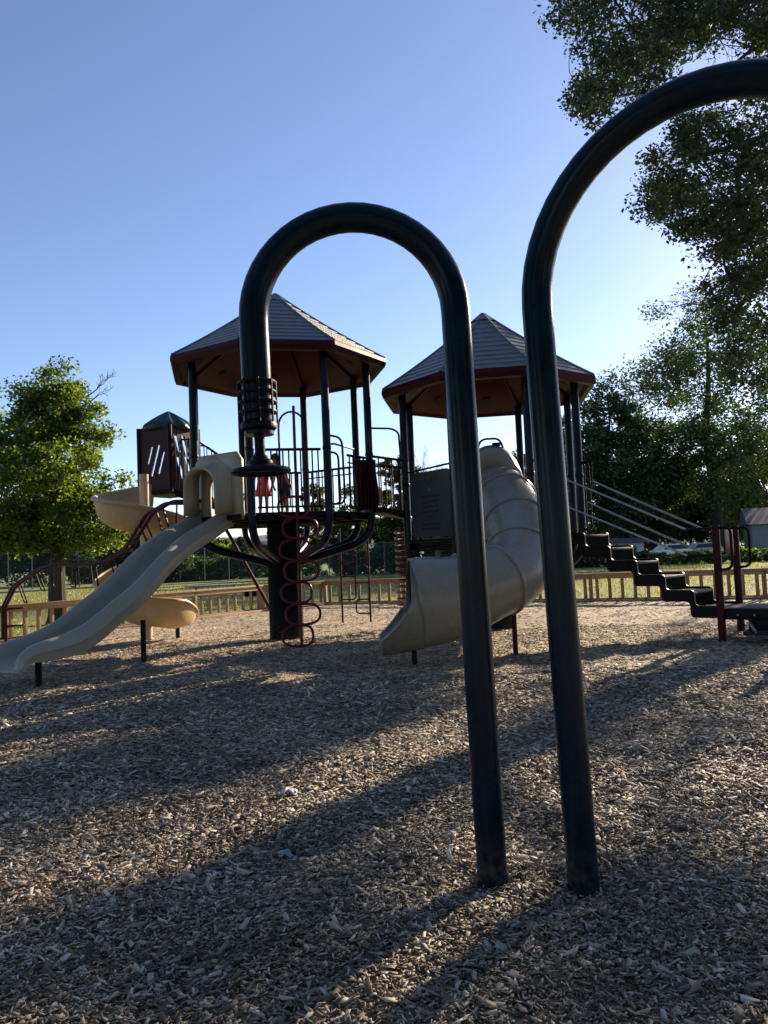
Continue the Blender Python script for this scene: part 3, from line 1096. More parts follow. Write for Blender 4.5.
ts = np.linspace(-0.03, 1.0, 75)
zs = np.array([zrim(t_) for t_ in ts])
for _ in range(3):
    zs[1:-1] = (zs[:-2] + 2 * zs[1:-1] + zs[2:]) / 4
W_ = 0.62
prof = [(-0.03, -0.245), (-0.035, -0.14), (-0.046, -0.125), (-0.035, -0.11), (-0.03, -0.02), (-0.005, 0.012), (0.03, 0.015), (0.06, -0.01), (0.085, -0.08), (0.11, -0.17), (0.16, -0.215), (W_ / 2, -0.23)]
prof = prof + [(W_ - a, b) for a, b in prof[::-1][1:] if b != -0.125]
rows = []
inc = [(-0.03, -0.245), (0.06, -0.262), (W_ / 2, -0.265), (W_ - 0.06, -0.262), (W_ + 0.03, -0.245)]
for t_, z in zip(ts, zs):
    i0 = min(len(ts) - 1, max(0, int((t_ + 0.03) / 1.03 * 74)))
    a = max(0, i0 - 1)
    b = min(len(ts) - 1, i0 + 1)
    slope = (zs[b] - zs[a]) / ((ts[b] - ts[a]) * wl)
    ke = min(1, max(0, (t_ - 0.80) / 0.17))
    up = (V((0, 0, 1)) - wd * slope * (1 - ke)).normalized()
    hs_ = 1.22 - 0.46 * ke
    c0 = WA + wd * (wl * t_) + V((0, 0, z))
    rows.append([c0 + wn_ * x + up * y * hs_ for x, y in prof + inc[::-1][1:-1]])
sm = MB().grid(rows, closed=True)
k = len(rows[0])
e_ = len(rows) - 1
sm.f.append(tuple(e_ * k + j for j in range(k)))
sm.f.append(tuple(range(k))[::-1])
sm.build('slide_chute', M['grey_tan'], ws, ang=60)
# rounded exit lip
lp = WA + wd * (wl + 0.01) + V((0, 0, 0.285))
MB().tube([lp + wn_ * x for x in np.linspace(-0.01, W_ + 0.01, 9)], 0.03, 12).build('exit_lip', M['grey_tan'], ws)
for (px, py, zt_) in ((40, 692, 0.36), (145, 665, 0.66)):
    d_ = ray(px, py)
    k_ = -H / d_.z
    p = V((d_.x * k_, d_.y * k_, 0))
    p = p + wn_ * 0.02
    MB().tube([p + V((0, 0, -0.1)), p + V((0, 0, zt_))], 0.04, 12).build('support_leg', M['black'], ws)
# hood
hood_c = WA + wn_ * (W_ / 2 - 0.10) - wd * 0.02
hf = -wd
hm = MB()
prof_h = [(0.5, 0.0)] + [(0.5 * math.cos(a), 0.62 + 0.42 * math.sin(a)) for a in np.linspace(0, PI, 15)] + [(-0.5, 0.0)]
prof_h = [(0.31, -0.02), (0.31, 0.25)] + [(0.31 * math.cos(a), 0.45 + 0.31 * math.sin(a)) for a in np.linspace(0.2, PI - 0.2, 13)] + [(-0.31, 0.25), (-0.31, -0.02)]
rows = []
for (s_, sc_, dz) in ((-0.06, 1.25, 0.03), (-0.02, 1.12, 0.02), (0.12, 1.02, 0.02), (0.34, 0.95, -0.01), (0.38, 0.97, -0.015), (0.40, 1.03, -0.02)):
    rows.append([hood_c + wd * s_ + wn_ * (x * sc_) + V((0, 0, 2.27 + dz + z * sc_)) for x, z in prof_h])
hm.grid(rows)
hm.build('tunnel_hood', M['tan'], ws, solid=0.035, ang=50)
pn = MB()
pc_ = hood_c - wd * 0.03
fdir45 = (pl[5] - pl[4]).normalized()
c45 = pl[4].lerp(pl[5], 0.5) + V((-0.05, -0.075, 0))
outp = [(0.50, -0.1), (0.54, 0.95), (0.47, 1.02), (-0.47, 1.02), (-0.54, 0.95), (-0.50, -0.1)]
arc = [(-0.22, -0.1), (-0.22, 0.25)] + [(0.22 * math.cos(a), 0.40 + 0.24 * math.sin(a)) for a in np.linspace(PI - 0.2, 0.2, 13)] + [(0.22, 0.25), (0.22, -0.1)]
# panel with an arched opening, built as a strip between outline and arch
on = []
for i in range(len(arc)):
    s_ = i / (len(arc) - 1)
    if s_ < 0.2:
        on.append((-0.52, -0.1 + 1.05 * s_ / 0.2))
    elif s_ > 0.8:
        on.append((0.52, -0.1 + 1.05 * (1 - s_) / 0.2))
    else:
        on.append((-0.5 + 1.0 * (s_ - 0.2) / 0.6, 1.02))
fo45 = V((fdir45.y, -fdir45.x, 0))
rows = [[c45 + fdir45 * x + V((0, 0, LD + z)) for x, z in arc], [c45 + fdir45 * x + V((0, 0, LD + z)) for x, z in on]]
pn.grid(rows)
pn.build('entrance_panel', M['tan'], ws, solid=0.06, ang=30)
MB().bar(c45 - fdir45 * 0.5 + V((0, 0, LD - 0.06)), c45 + fdir45 * 0.5 + V((0, 0, LD - 0.06)), 0.1, 0.09, 0.01).build('mounting_bracket', M['black'], ws)

# ------------------------------------------------------------------ spiral slide and its little tower
SC = V((-4.60, 14.75, 0))
ss = thing('spiral_slide', 'yellow tan spiral slide winding round a pole behind the wave slide', 'slide', SC)
MB().tube([SC + V((0, 0, -0.1)), SC + V((0, 0, 3.22))], 0.09, 16).build('centre_pole', M['tan'], ss)
rows = []
for i in range(101):
    s_ = i / 100
    th = R(95 + s_ * 640)
    z = float(np.interp(95 + s_ * 640, [95, 180, 270, 360, 450, 540, 630, 735], [3.13, 2.85, 2.60, 2.27, 1.76, 1.28, 0.93, 0.72])) - 0.425
    prof_s = [(0.09, 0.10), (0.16, 0.03), (0.30, -0.05), (0.48, -0.09), (0.66, -0.09), (0.78, -0.02), (0.855, 0.12), (0.885, 0.28), (0.90, 0.40), (0.92, 0.425), (0.945, 0.41), (0.95, 0.37)]
    rise = 1.0
    if s_ > 0.94:
        rise = 1.0 - (s_ - 0.94) / 0.06 * 0.45
    e = V((math.cos(th), math.sin(th), 0))
    rows.append([SC + e * r_ + V((0, 0, z + h_ * (rise if h_ > 0.05 else max(0.2, rise * 2 - 1)))) for r_, h_ in prof_s])
MB().grid(rows).build('spiral_chute', M['spiral'], ss, solid=0.035, ang=60)
for (px, py, zt_) in ((178, 641, 0.38),):
    d_ = ray(px, py)
    k_ = -H / d_.z
    p = V((d_.x * k_, d_.y * k_, 0))
    MB().tube([p + V((0, 0, -0.1)), p + V((0, 0, zt_))], 0.04, 12).build('support_leg', M['black'], ss)

UC = V((-4.43, 15.95, 0))
UD = 2.99
ut = thing('lookout_tower', 'small maroon lookout box with dark green fluted roof above the spiral slide', 'play tower', UC)
rz_ = R(62)
e1, e2 = V((math.cos(rz_), math.sin(rz_), 0)), V((-math.sin(rz_), math.cos(rz_), 0))
MB().box(UC + V((0, 0, UD - 0.05)), (0.88, 0.88, 0.10), rz_, 0.01).build('deck', M['black'], ut)


def slotted_wall(c, xd, w, h, slots, name):
    """upright panel with slanting slots cut right through"""
    nx, nz = 96, 120
    nrm = V((xd.y, -xd.x, 0))
    vs = {}
    o = MB()

    def inside(x, z):
        for (cx_, cz_, L_, wd_, ang_) in slots:
            dx, dz = x - cx_, z - cz_
            u = dx * math.sin(ang_) + dz * math.cos(ang_)
            v = dx * math.cos(ang_) - dz * math.sin(ang_)
            if abs(u) < L_ / 2 and abs(v) < wd_ / 2:
                return True
        return False

    def vid(i, j):
        if (i, j) not in vs:
            x, z = -w / 2 + w * i / nx, h * j / nz
            vs[(i, j)] = len(o.v)
            o.v.append(c + xd * x + V((0, 0, z)))
        return vs[(i, j)]
    for i in range(nx):
        for j in range(nz):
            if not inside(-w / 2 + w * (i + 0.5) / nx, h * (j + 0.5) / nz):
                o.f.append((vid(i, j), vid(i + 1, j), vid(i + 1, j + 1), vid(i, j + 1)))
    return o.build(name, M['maroon_plastic'], ut, smooth=False, solid=0.03)


sl3 = [(-0.12, 0.72, 0.36, 0.05, 0.34), (0.02, 0.60, 0.66, 0.055, 0.34), (0.18, 0.54, 0.46, 0.055, 0.34)]
sl4 = [(-0.2, 0.95, 0.42, 0.09, -0.34), (0.02, 0.88, 0.5, 0.09, -0.34), (-0.12, 0.42, 0.5, 0.09, -0.34), (0.12, 0.45, 0.5, 0.09, -0.34), (0.26, 0.95, 0.36, 0.09, -0.34)]
slotted_wall(UC - e2 * 0.41 + V((0, 0, UD)), e1, 0.80, 1.28, sl4, 'slotted_wall')
slotted_wall(UC - e1 * 0.41 + V((0, 0, UD)), -e2, 0.80, 1.30, sl3, 'slotted_wall')
bars = MB()
for i in range(7):
    s_ = -0.42 + 0.13 * i
    q = UC - e2 * 0.46 + e1 * s_ * 0.86
    bars.tube([q + V((0, 0, UD - 0.02)), q - e2 * 0.05 + V((0, 0, UD + 0.3)), q - e2 * 0.05 + V((0, 0, UD + 0.8)), q + V((0, 0, UD + 1.1))], 0.014, 6)
bq = at(149.5, 600, 15.9)
MB().tube([V((bq.x, bq.y, -0.1)), V((bq.x, bq.y, UD - 0.05))], 0.05, 12).build('support_column', M['tan'], ut)
bars.build('barrel_rail', M['maroon_dark'], ut)
for (sx, sy) in ((-1, -1), (1, -1), (1, 1), (-1, 1)):
    q = UC + e1 * 0.42 * sx + e2 * 0.42 * sy
    low = UD - 0.1
    MB().tube([q + V((0, 0, low)), q + V((0, 0, UD + 1.3))], 0.05, 12).build('corner_post', M['maroon_dark'], ut)
rfm = MB()
nst = 24
rows = []
for (rr_, zz, amp) in ((0.50, 1.24, 0.0), (0.53, 1.27, 0.0), (0.53, 1.31, 0.05), (0.36, 1.44, 0.045), (0.18, 1.57, 0.025), (0.02, 1.68, 0.0)):
    rows.append([UC + V((math.cos(2 * PI * j / 48), math.sin(2 * PI * j / 48), 0)) * (rr_) + V((0, 0, UD + zz + amp * math.cos(2 * PI * j / 48 * 10))) for j in range(48)])
rfm.grid(rows, closed=True)
rfm.f.append(tuple(range(48)))
rfm.build('fluted_roof', M['greenroof'], ut, ang=60)
# walkway and sloping handrail from the lookout down to the left tower
wk = thing('link_stair', 'small stair with curved railing linking lookout box to left tower', 'stairs', (-3.6, 15.6, 0))
w0, w1 = at(196, 492, 15.9), at(238, 505, 15.4)
for i in range(4):
    q = w0.lerp(w1, i / 3)
    MB().box((q.x, q.y, UD - 0.08 - 0.16 * i), (0.32, 0.9, 0.05), 0, 0.006).build('stair_tread', M['black'], wk)
for off in (-0.45, 0.45):
    tp = [V((w0.x - 0.15, w0.y + off, UD + 0.99)), V((w0.x + 0.12, w0.y + off, UD + 0.99)), V((w1.x - 0.25, w1.y + off, UD + 0.55)), V((w1.x + 0.05, w1.y + off, UD + 0.5))]
    rl = MB().tube(fillet(tp, 0.15), 0.018, 8)
    for i in range(8):
        s_ = i / 7
        x = tp[0].x + (tp[3].x - tp[0].x) * s_
        z = UD + 0.99 if x < tp[1].x else UD + 0.99 + (0.55 - 0.99) * min(1, (x - tp[1].x) / (tp[2].x - tp[1].x))
        y = tp[0].y + (tp[3].y - tp[0].y) * s_
        rl.tube([V((x, y, UD - 0.1 - 0.45 * s_)), V((x, y, z))], 0.010, 6)
    rl.build('railing', M['maroon_dark'], wk)
for off in (-0.42, 0.42):
    MB().bar(w0 + V((-0.3, off, -0.08 + UD - w0.z)), V((w1.x + 0.15, w1.y + off, UD - 0.62)), 0.05, 0.14, 0.01).build('stringer', M['black'], wk)
# ------------------------------------------------------------------ tube slide
tb = thing('tube_slide', 'beige grey enclosed tube slide curving down from the right tower to an open end', 'slide', (1.5, 10.8, 0))
cp = [(1.86, 12.70, 2.42), (1.91, 12.2, 2.30), (1.94, 11.55, 1.93), (1.91, 10.95, 1.52), (1.72, 10.42, 1.18), (1.26, 10.12, 1.00), (0.82, 9.98, 0.88), (0.45, 9.92, 0.845), (0.12, 9.90, 0.80), (-0.13, 9.89, 0.78)]
path = spline(cp, 8)
nP = len(path)
tr_ = 0.455
full, trough = MB(), MB()
rows_f, rows_t = [], []


def vrad(s_):
    q = min(1, max(0, (s_ - 0.45) / 0.35))
    return tr_ * (1 + 0.26 * q * q * (3 - 2 * q))


for i, p in enumerate(path):
    t_ = (path[min(i + 1, nP - 1)] - path[max(i - 1, 0)]).normalized()
    side = t_.cross(V((0, 0, 1))).normalized()
    up = side.cross(t_)
    s_ = i / (nP - 1)
    if s_ < 0.815:
        rows_f.append([p + side * (tr_ * math.cos(a)) + up * (vrad(s_) * math.sin(a)) for a in np.linspace(0, 2 * PI, 33)[:-1]])
    if s_ >= 0.80:
        q = (s_ - 0.80) / 0.20
        half = 178 - 70 * min(1, q / 0.12) - 58 * max(0, (q - 0.12) / 0.88) ** 0.55
        rows_t.append([p + side * (tr_ * math.cos(R(a)) * (1 + 0.012 * math.sin(a / 9))) + up * (vrad(s_) * math.sin(R(a)) * (1 + 0.012 * math.sin(a / 9))) for a in np.linspace(-90 - half, -90 + half, 33)])
full.grid(rows_f, closed=True)
full.build('tube', M['tubeslide'], tb, solid=0.012, ang=60)
lip = rows_t
trough.grid(rows_t)
trough.build('exit_trough', M['tubeslide'], tb, solid=0.016, ang=60)
ed = MB().tube([r_[0] for r_ in rows_t[4:]] + rows_t[-1][1:-1] + [r_[-1] for r_ in rows_t[4:]][::-1], 0.022, 8)
ed.build('rolled_edge', M['tubeslide'], tb)
for i in (2, 10, 18, 27, 36, 44):
    p = path[i]
    t_ = (path[i + 1] - path[i - 1]).normalized()
    fl2 = MB()
    side = t_.cross(V((0, 0, 1))).normalized()
    up = side.cross(t_)
    rws = []
    for (o_, r_) in ((-0.028, tr_ + 0.006), (-0.026, tr_ + 0.028), (-0.008, tr_ + 0.034), (0.008, tr_ + 0.034), (0.026, tr_ + 0.028), (0.028, tr_ + 0.006)):
        rws.append([p + t_ * o_ + side * (r_ * math.cos(a)) + up * ((r_ + vrad(i / (nP - 1)) - tr_) * math.sin(a)) for a in np.linspace(0, 2 * PI, 41)[:-1]])
    fl2.grid(rws, closed=True)
    fl2.build('flange_ring', M['tubeslide'], tb, ang=30)
# hooded entrance in the tower facet
e0, e1_ = prr[5], prr[6]
ed_ = (e1_ - e0).normalized()
eo = V((ed_.y, -ed_.x, 0))
ec = e0.lerp(e1_, 0.5) + eo * 0.06
rows = []
for (s_, wk_, hk) in ((0.0, 1.0, 1.0), (0.10, 0.97, 0.97), (0.20, 0.90, 0.93)):
    pr = []
    for a in np.linspace(-0.05, PI + 0.05, 21):
        pr.append(ec + eo * s_ + ed_ * (0.52 * wk_ * math.cos(a)) + V((0, 0, RD + 0.62 + (0.92 * hk) * max(0, math.sin(a)) ** 0.8 * (1 if a > 0 else 1))))
    pr = [ec + eo * s_ + ed_ * (0.52 * wk_) + V((0, 0, RD + 0.0))] + pr + [ec + eo * s_ - ed_ * (0.52 * wk_) + V((0, 0, RD + 0.0))]
    rows.append(pr)
cen = ec + eo * 0.30 + V((0, 0, 2.38))
rows.append([cen + (ed_ * math.cos(a) + V((0, 0, 1)) * math.sin(a)) * 0.45 for a in np.linspace(-1.1, PI + 1.1, 23)])
MB().grid(rows).build('entrance_hood', M['tubeslide'], tb, solid=0.04, ang=50)
loop_handle(tb, [ec - ed_ * 0.22 + eo * 0.02 + V((0, 0, RD + 1.45)), ec - ed_ * 0.16 + eo * 0.02 + V((0, 0, RD + 1.66)), ec + ed_ * 0.16 + eo * 0.02 + V((0, 0, RD + 1.66)), ec + ed_ * 0.22 + eo * 0.02 + V((0, 0, RD + 1.45))], 0.018, name='grab_bar', mat='black', fl=0.12)
MB().box(ec + eo * 0.02 + ed_ * 0.1 + V((0, 0, RD + 1.56)), (0.14, 0.07, 0.06), math.atan2(ed_.y, ed_.x), 0.015).build('bracket', M['black'], tb)
for (px, py, zt_, mt_) in ((415, 668, 0.25, 'black'), (516, 658, 0.95, 'maroon')):
    d_ = ray(px, py)
    k_ = -H / d_.z
    p = V((d_.x * k_, d_.y * k_, 0))
    MB().tube([p + V((0, 0, -0.1)), p + V((0, 0, zt_))], 0.035, 12).build('support_leg', M[mt_], tb)

# ------------------------------------------------------------------ staircase and transfer platform
sd = V((0.79, -0.61, 0)).normalized()
sw = V((0.61, 0.79, 0)).normalized()
NP_ = V((4.80, 11.15, 0))
st = thing('play_staircase', 'black wavy sided staircase with thin handrails rising to the right tower', 'stairs', NP_)
PZ = 0.50
rise = (RD - PZ) / 5
run = 0.41
sw_w = 0.98
# tread corner positions go back from the platform edge towards the tower
edge = NP_ - sd * 0.36
for i in range(4):
    z = PZ + rise * (i + 1)
    c = edge - sd * (run * (i + 0.5)) + sw * sw_w / 2 + V((0, 0, z - 0.02))
    tr_o = MB().box(c, (run, sw_w - 0.06, 0.04), math.atan2(sd.y, sd.x), 0.008)
    tr_o.build('stair_tread', M['tread'], st)
    c2 = edge - sd * (run * i + 0.012) + sw * sw_w / 2 + V((0, 0, z - rise / 2 - 0.02))
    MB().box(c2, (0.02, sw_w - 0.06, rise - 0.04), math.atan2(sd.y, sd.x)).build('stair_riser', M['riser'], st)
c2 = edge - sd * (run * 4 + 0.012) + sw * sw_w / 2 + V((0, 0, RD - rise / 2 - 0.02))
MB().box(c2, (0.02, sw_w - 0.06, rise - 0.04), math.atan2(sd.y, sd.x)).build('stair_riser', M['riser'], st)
c = edge - sd * (run * 4 + 0.42) + sw * sw_w / 2 + V((0, 0, RD - 0.02))
MB().box(c, (0.82, sw_w - 0.06, 0.04), math.atan2(sd.y, sd.x), 0.008).build('top_landing', M['tread'], st)
for s_ in (0, 1):
    line = []
    for i in range(5):
        z = PZ + rise * i
        if i == 0:
            line += [(0.36, z)]
        line += [(-run * i, z), (-run * i, z + rise)]
    line.append((-run * 4 - 0.82, RD))
    q = [edge + sd * x + sw * (sw_w if s_ else 0.0) + V((0, 0, z)) for x, z in line]
    up_ = fillet([p + V((0, 0, 0.035)) for p in q], 0.07, 4)
    lo_ = fillet([p + V((0, 0, -0.14)) - sd * 0.07 for p in q], 0.07, 4)
    w3 = sw * 0.022
    sm = MB()
    n = len(up_)
    vs = [p - w3 for p in up_] + [p - w3 for p in lo_] + [p + w3 for p in up_] + [p + w3 for p in lo_]
    fs = []
    for i in range(n - 1):
        fs += [(i, i + 1, n + i + 1, n + i), (2 * n + i, 2 * n + i + 1, 3 * n + i + 1, 3 * n + i), (i, i + 1, 2 * n + i + 1, 2 * n + i), (n + i, n + i + 1, 3 * n + i + 1, 3 * n + i)]
    fs += [(0, n, 3 * n, 2 * n), (n - 1, 2 * n - 1, 4 * n - 1, 3 * n - 1)]
    sm.add(vs, fs)
    sm.build('side_stringer', M['black'], st, ang=30)
# handrails
ntop, ftop = NP_ + V((0, 0, 0)), NP_ + sw * 1.0
for (side_, top0, low0) in ((0, at(562, 478, 12.6), at(565, 506, 12.6)), (1, at(592, 481, 13.2), at(587, 502, 13.2))):
    b_ = NP_ + sw * (sw_w * side_)
    for (s0, zend) in ((top0, 1.66), (low0, 1.27)):
        e0_ = b_ - sd * 0.42 + V((0, 0, zend))
        MB().tube([s0, e0_], 0.0175, 8).build('handrail', M['steel'], st)
        MB().tube([e0_ - sd * 0.01, b_ - sd * 0.02 + V((0, 0, zend))], 0.0185, 8).build('handrail_end', M['black'], st)
    q = prr[6] if side_ == 0 else prr[7]
    MB().tube(fillet([V((top0.x, top0.y, top0.z)), V((top0.x, top0.y, RD + 1.26)) - sd * 0.0, V((q.x, q.y, RD + 1.28)) + sd * 0.05], 0.09), 0.0175, 8).build('handrail_loop', M['black'], st)
    MB().tube([top0, V((low0.x, low0.y, low0.z))], 0.015, 8).build('handrail_upright', M['black'], st)

tp_ = thing('transfer_platform', 'low black transfer platform with maroon posts at the right edge', 'platform', NP_)
PW = 1.35
c = NP_ + sd * (PW / 2 - 0.15) + sw * 0.5
rza = math.atan2(sd.y, sd.x)
MB().box(c + V((0, 0, PZ - 0.02)), (PW + 0.42, 0.93, 0.04), rza, 0.01).build('platform_top', M['tread'], tp_)
fr_ = MB()
for s_ in (0.0, 1.0):
    fr_.bar(NP_ - sd * 0.02 + sw * s_ + V((0, 0, PZ - 0.10)), NP_ + sd * (PW + 0.06) + sw * s_ + V((0, 0, PZ - 0.10)), 0.045, 0.115, 0.01)
for s_ in (0.0, PW):
    fr_.bar(NP_ + sd * (0.03 + s_) + V((0, 0, PZ - 0.101)), NP_ + sd * (0.03 + s_) + sw * 1.0 + V((0, 0, PZ - 0.101)), 0.045, 0.11, 0.01)
fr_.build('platform_frame', M['black'], tp_)
bl = MB()
for i in range(6):
    bl.lathe(NP_ + sd * (0.22 + 0.22 * i) - sw * 0.03 + V((0, 0, PZ - 0.09)), [(0.012, -0.012), (0.016, 0), (0.012, 0.012)], 8)
bl.build('bolt_row', M['steel'], tp_)
for s_ in (0, 1):
    q = NP_ + sw * (1.0 * s_) + sd * (-0.0 if not s_ else 0.0) - sw * (0.045 if not s_ else -0.045)
    MB().tube([q + V((0, 0, -0.1)), q + V((0, 0, 1.70))], 0.055, 16).build('post', M['maroon'], tp_)
    MB().tube(fillet([q + V((0, 0, 1.66)), q + sd * 0.20 + V((0, 0, 1.66)), q + sd * 0.20 + V((0, 0, 1.07)), q + V((0, 0, 1.05))], 0.13), 0.021, 8).build('grab_loop', M['black'], tp_)
    q2 = q + sd * (PW + 0.05)
    MB().tube([q2 + V((0, 0, -0.1)), q2 + V((0, 0, 1.70))], 0.062, 16).build('post', M['maroon'], tp_)
MB().tube([NP_ + sw * 0.05 + V((0, 0, 1.25)), NP_ + sw * 0.95 + V((0, 0, 1.25))], 0.016, 8).build('cross_rail', M['black'], tp_)
pnl = MB().box(NP_ + sw * 0.5 + sd * 0.03 + V((0, 0, 1.45)), (0.03, 0.5, 0.36), rza, 0.012)
pnl.build('small_panel', M['maroon_plastic'], tp_)
bx_ = MB().box(NP_ + sd * 0.85 - sw * 0.20 + V((0, 0, 0.19)), (1.0, 0.34, 0.05), rza, 0.01)
bx_.build('lower_step', M['tread'], tp_)
MB().box(NP_ + sd * 0.85 - sw * 0.0 + V((0, 0, 0.245)), (1.0, 0.04, 0.20), rza, 0.008).build('step_back', M['black'], tp_)
MB().bar(NP_ + sd * 0.37 - sw * 0.05 + V((0, 0, 0.33)), NP_ + sd * 0.52 - sw * 0.37 + V((0, 0, 0.19)), 0.03, 0.03, 0.004).build('step_brace', M['steel'], tp_)

# ------------------------------------------------------------------ climbers under the towers
lc = thing('loop_climber', 'maroon pole with alternating rounded loops in front of the tower column', 'climber', (-1.64, 12.30, 0))
q = V((-1.62, 12.75, 0))
q = fm + fout * 0.28
tpz = at(290, 406, q.y).z
MB().tube([q + V((0, 0, -0.1)), q + V((0.0, 0, tpz))], 0.024, 10).build('pole', M['climber'], lc)
lc.location = q
zl = 0.03
for o_ in lc.children:
    o_.data.transform(Matrix.Translation(V((-1.64, 12.30, 0)) - q))
for i in range(7):
    zc = 0.24 + i * 0.345
    s_ = 1 if i % 2 else -1
    off = 0.05 * s_
    pts = []
    wL, wR = 0.27 - off * 0.6, 0.25 + off * 1.2
    for j in range(28):
        a = 2 * PI * j / 28
        cx_, sx_ = math.cos(a), math.sin(a)
        xx = (abs(cx_) ** 0.75) * (1 if cx_ > 0 else -1)
        zz = (abs(sx_) ** 0.75) * (1 if sx_ > 0 else -1)
        pts.append(q + fdir * (xx * (wR if xx > 0 else wL)) + fout * (0.02 + 0.03 * s_) + V((0, 0, zc + 0.165 * zz)))
    MB().tube(pts, 0.021, 8, closed=True).build('loop', M['climber'], lc)

sc_ = thing('rung_climber', 'pair of thin maroon poles with offset rungs under the bridge', 'climber', (-0.7, 16.6, 0))
pA, pB, pM = V((-0.99, 16.75, 0)), V((-0.38, 16.55, 0)), V((-0.68, 16.65, 0))
for p in (pA, pB):
    MB().tube([p + V((0, 0, -0.1)), p + V((0, 0, 2.1))], 0.022, 8).build('pole', M['maroon'], sc_)
for (z0_, z1_, s_) in ((0.55, 1.05, 'A'), (0.25, 0.55, 'B'), (0.9, 1.3, 'B'), (1.45, 1.9, 'B'), (1.35, 1.75, 'A')):
    p = pA if s_ == 'A' else pB
    if s_ == 'A':
        pts = [p + V((0, 0, z1_)), pM + V((0, 0, z1_)), pM + V((0, 0, z0_)), p + V((0, 0, z0_))]
    else:
        pts = [p + V((0, 0, z0_)), pM + V((0, 0, z0_)), pM + V((0, 0, z1_)), p + V((0, 0, z1_))]
    MB().tube(fillet(pts, 0.08), 0.017, 8).build('rung', M['maroon'], sc_)

cc = thing('coil_climber', 'maroon coiled climber round a pole beside the tube slide exit', 'climber', (0.45, 15.4, 0))
cq = V((0.47, 15.35, 0))
cc.location = cq
MB().tube([cq + V((0, 0, -0.1)), cq + V((0, 0, 2.2))], 0.03, 10).build('pole', M['maroon'], cc)
hel = []
for i in range(13 * 20 + 1):
    a = 2 * PI * i / 20
    hel.append(cq + V((0.27 * math.cos(a), 0.27 * math.sin(a), 0.42 + 1.55 * i / 260)))
MB().tube(hel, 0.022, 8).build('coil', M['climber'], cc)

sp_ = thing('slide_pole', 'slanting thin maroon pole running down behind the tower column', 'climber', (-2.0, 15.6, 0))
a_, b_ = at(222, 522, 15.2), at(287, 634, 15.6)
sp_.location = (b_.x, b_.y, 0)
MB().tube([a_, b_ - V((0, 0, 0.1))], 0.035, 10).build('pole', M['maroon'], sp_)
MB().lathe((b_.x, b_.y, 0.0), [(0.07, 0), (0.07, 0.05), (0.045, 0.08)], 12).build('base_collar', M['black'], sp_)

# ------------------------------------------------------------------ curved overhead ladder on the left
lad = thing('overhead_ladder', 'maroon curved overhead ladder with hanging loop rungs at the far left', 'climbing ladder', (-7.75, 15.4, 0))
key = [(192, 503, 13.3), (165, 503.5, 13.55), (146, 515, 13.8), (125, 549, 14.1), (105, 561, 14.35), (87, 565, 14.55), (52, 564.5, 15.0), (38, 569, 15.15), (13, 586, 15.4), (3, 606, 15.5)]
R1 = [at(*k_) for k_ in key]
R1.append(V((R1[-1].x, R1[-1].y, -0.1)))
R1s = fillet(R1, 0.07, 4)
dl = (R1[6] - R1[0])
dl.z = 0
dl.normalize()
off = V((dl.y, -dl.x, 0)) * 0.5
if off.y > 0:
    off = -off
MB().tube(R1s, 0.032, 10).build('side_rail', M['maroon'], lad)
off = V((0.23, -0.36, 0))
MB().tube([p + off for p in R1s], 0.032, 10).build('side_rail', M['maroon'], lad)
cum = [0]
core = R1[:10]
for a, b in zip(core, core[1:]):
    cum.append(cum[-1] + (b - a).length)


def along(s_):
    L_ = s_ * cum[-1]
    for i in range(len(core) - 1):
        if L_ <= cum[i + 1]:
            f_ = (L_ - cum[i]) / (cum[i + 1] - cum[i])
            return core[i].lerp(core[i + 1], f_), (core[i + 1] - core[i]).normalized()
    return core[-1], V((0, 0, -1))


for i in range(10):
    s_ = 0.06 + 0.092 * i
    p, tg = along(s_)
    dn = V((tg.z, 0, 0))
    hang = V((0, 0, -0.34)) - V((tg.x, tg.y, 0)) * (0.34 * tg.z * -1.1)
    hang = hang.normalized() * 0.42
    MB().tube(fillet([p, p + hang, p + off + hang, p + off], 0.06, 4), 0.016, 8).build('loop_rung', M['maroon_dark'], lad)
for z in (0.38, 0.72):
    p = V((R1[-1].x, R1[-1].y, z))
    MB().tube(fillet([p, p + V((0.42, -0.1, 0)), p + off + V((0.34, 0.05, 0.02)), p + off], 0.06), 0.016, 8).build('loop_rung', M['maroon_dark'], lad)
lad.location = lad.location


# ------------------------------------------------------------------ children on the deck
def skin_mesh(joints, edges, name, mat, parent, sub=2):
    me = bpy.data.meshes.new(name)
    me.from_pydata([tuple(j[0]) for j in joints], edges, [])
    ob = bpy.data.objects.new('tmp', me)
    col.objects.link(ob)
    md = ob.modifiers.new('skin', 'SKIN')
    md.use_smooth_shade = True
    sv = me.skin_vertices[0].data
    for i, j in enumerate(joints):
        sv[i].radius = (j[1], j[2] if len(j) > 2 else j[1])
        sv[i].use_root = (i == 0)
    s2 = ob.modifiers.new('sub', 'SUBSURF')
    s2.levels = sub
    s2.render_levels = sub
    dg = bpy.context.evaluated_depsgraph_get()
    me2 = bpy.data.meshes.new_from_object(ob.evaluated_get(dg))
    bpy.data.objects.remove(ob)
    me2.name = name
    me2.materials.clear()
    me2.materials.append(mat)
    me2.shade_smooth()
    o = bpy.data.objects.new(name, me2)
    col.objects.link(o)
    o.parent = parent
    return o


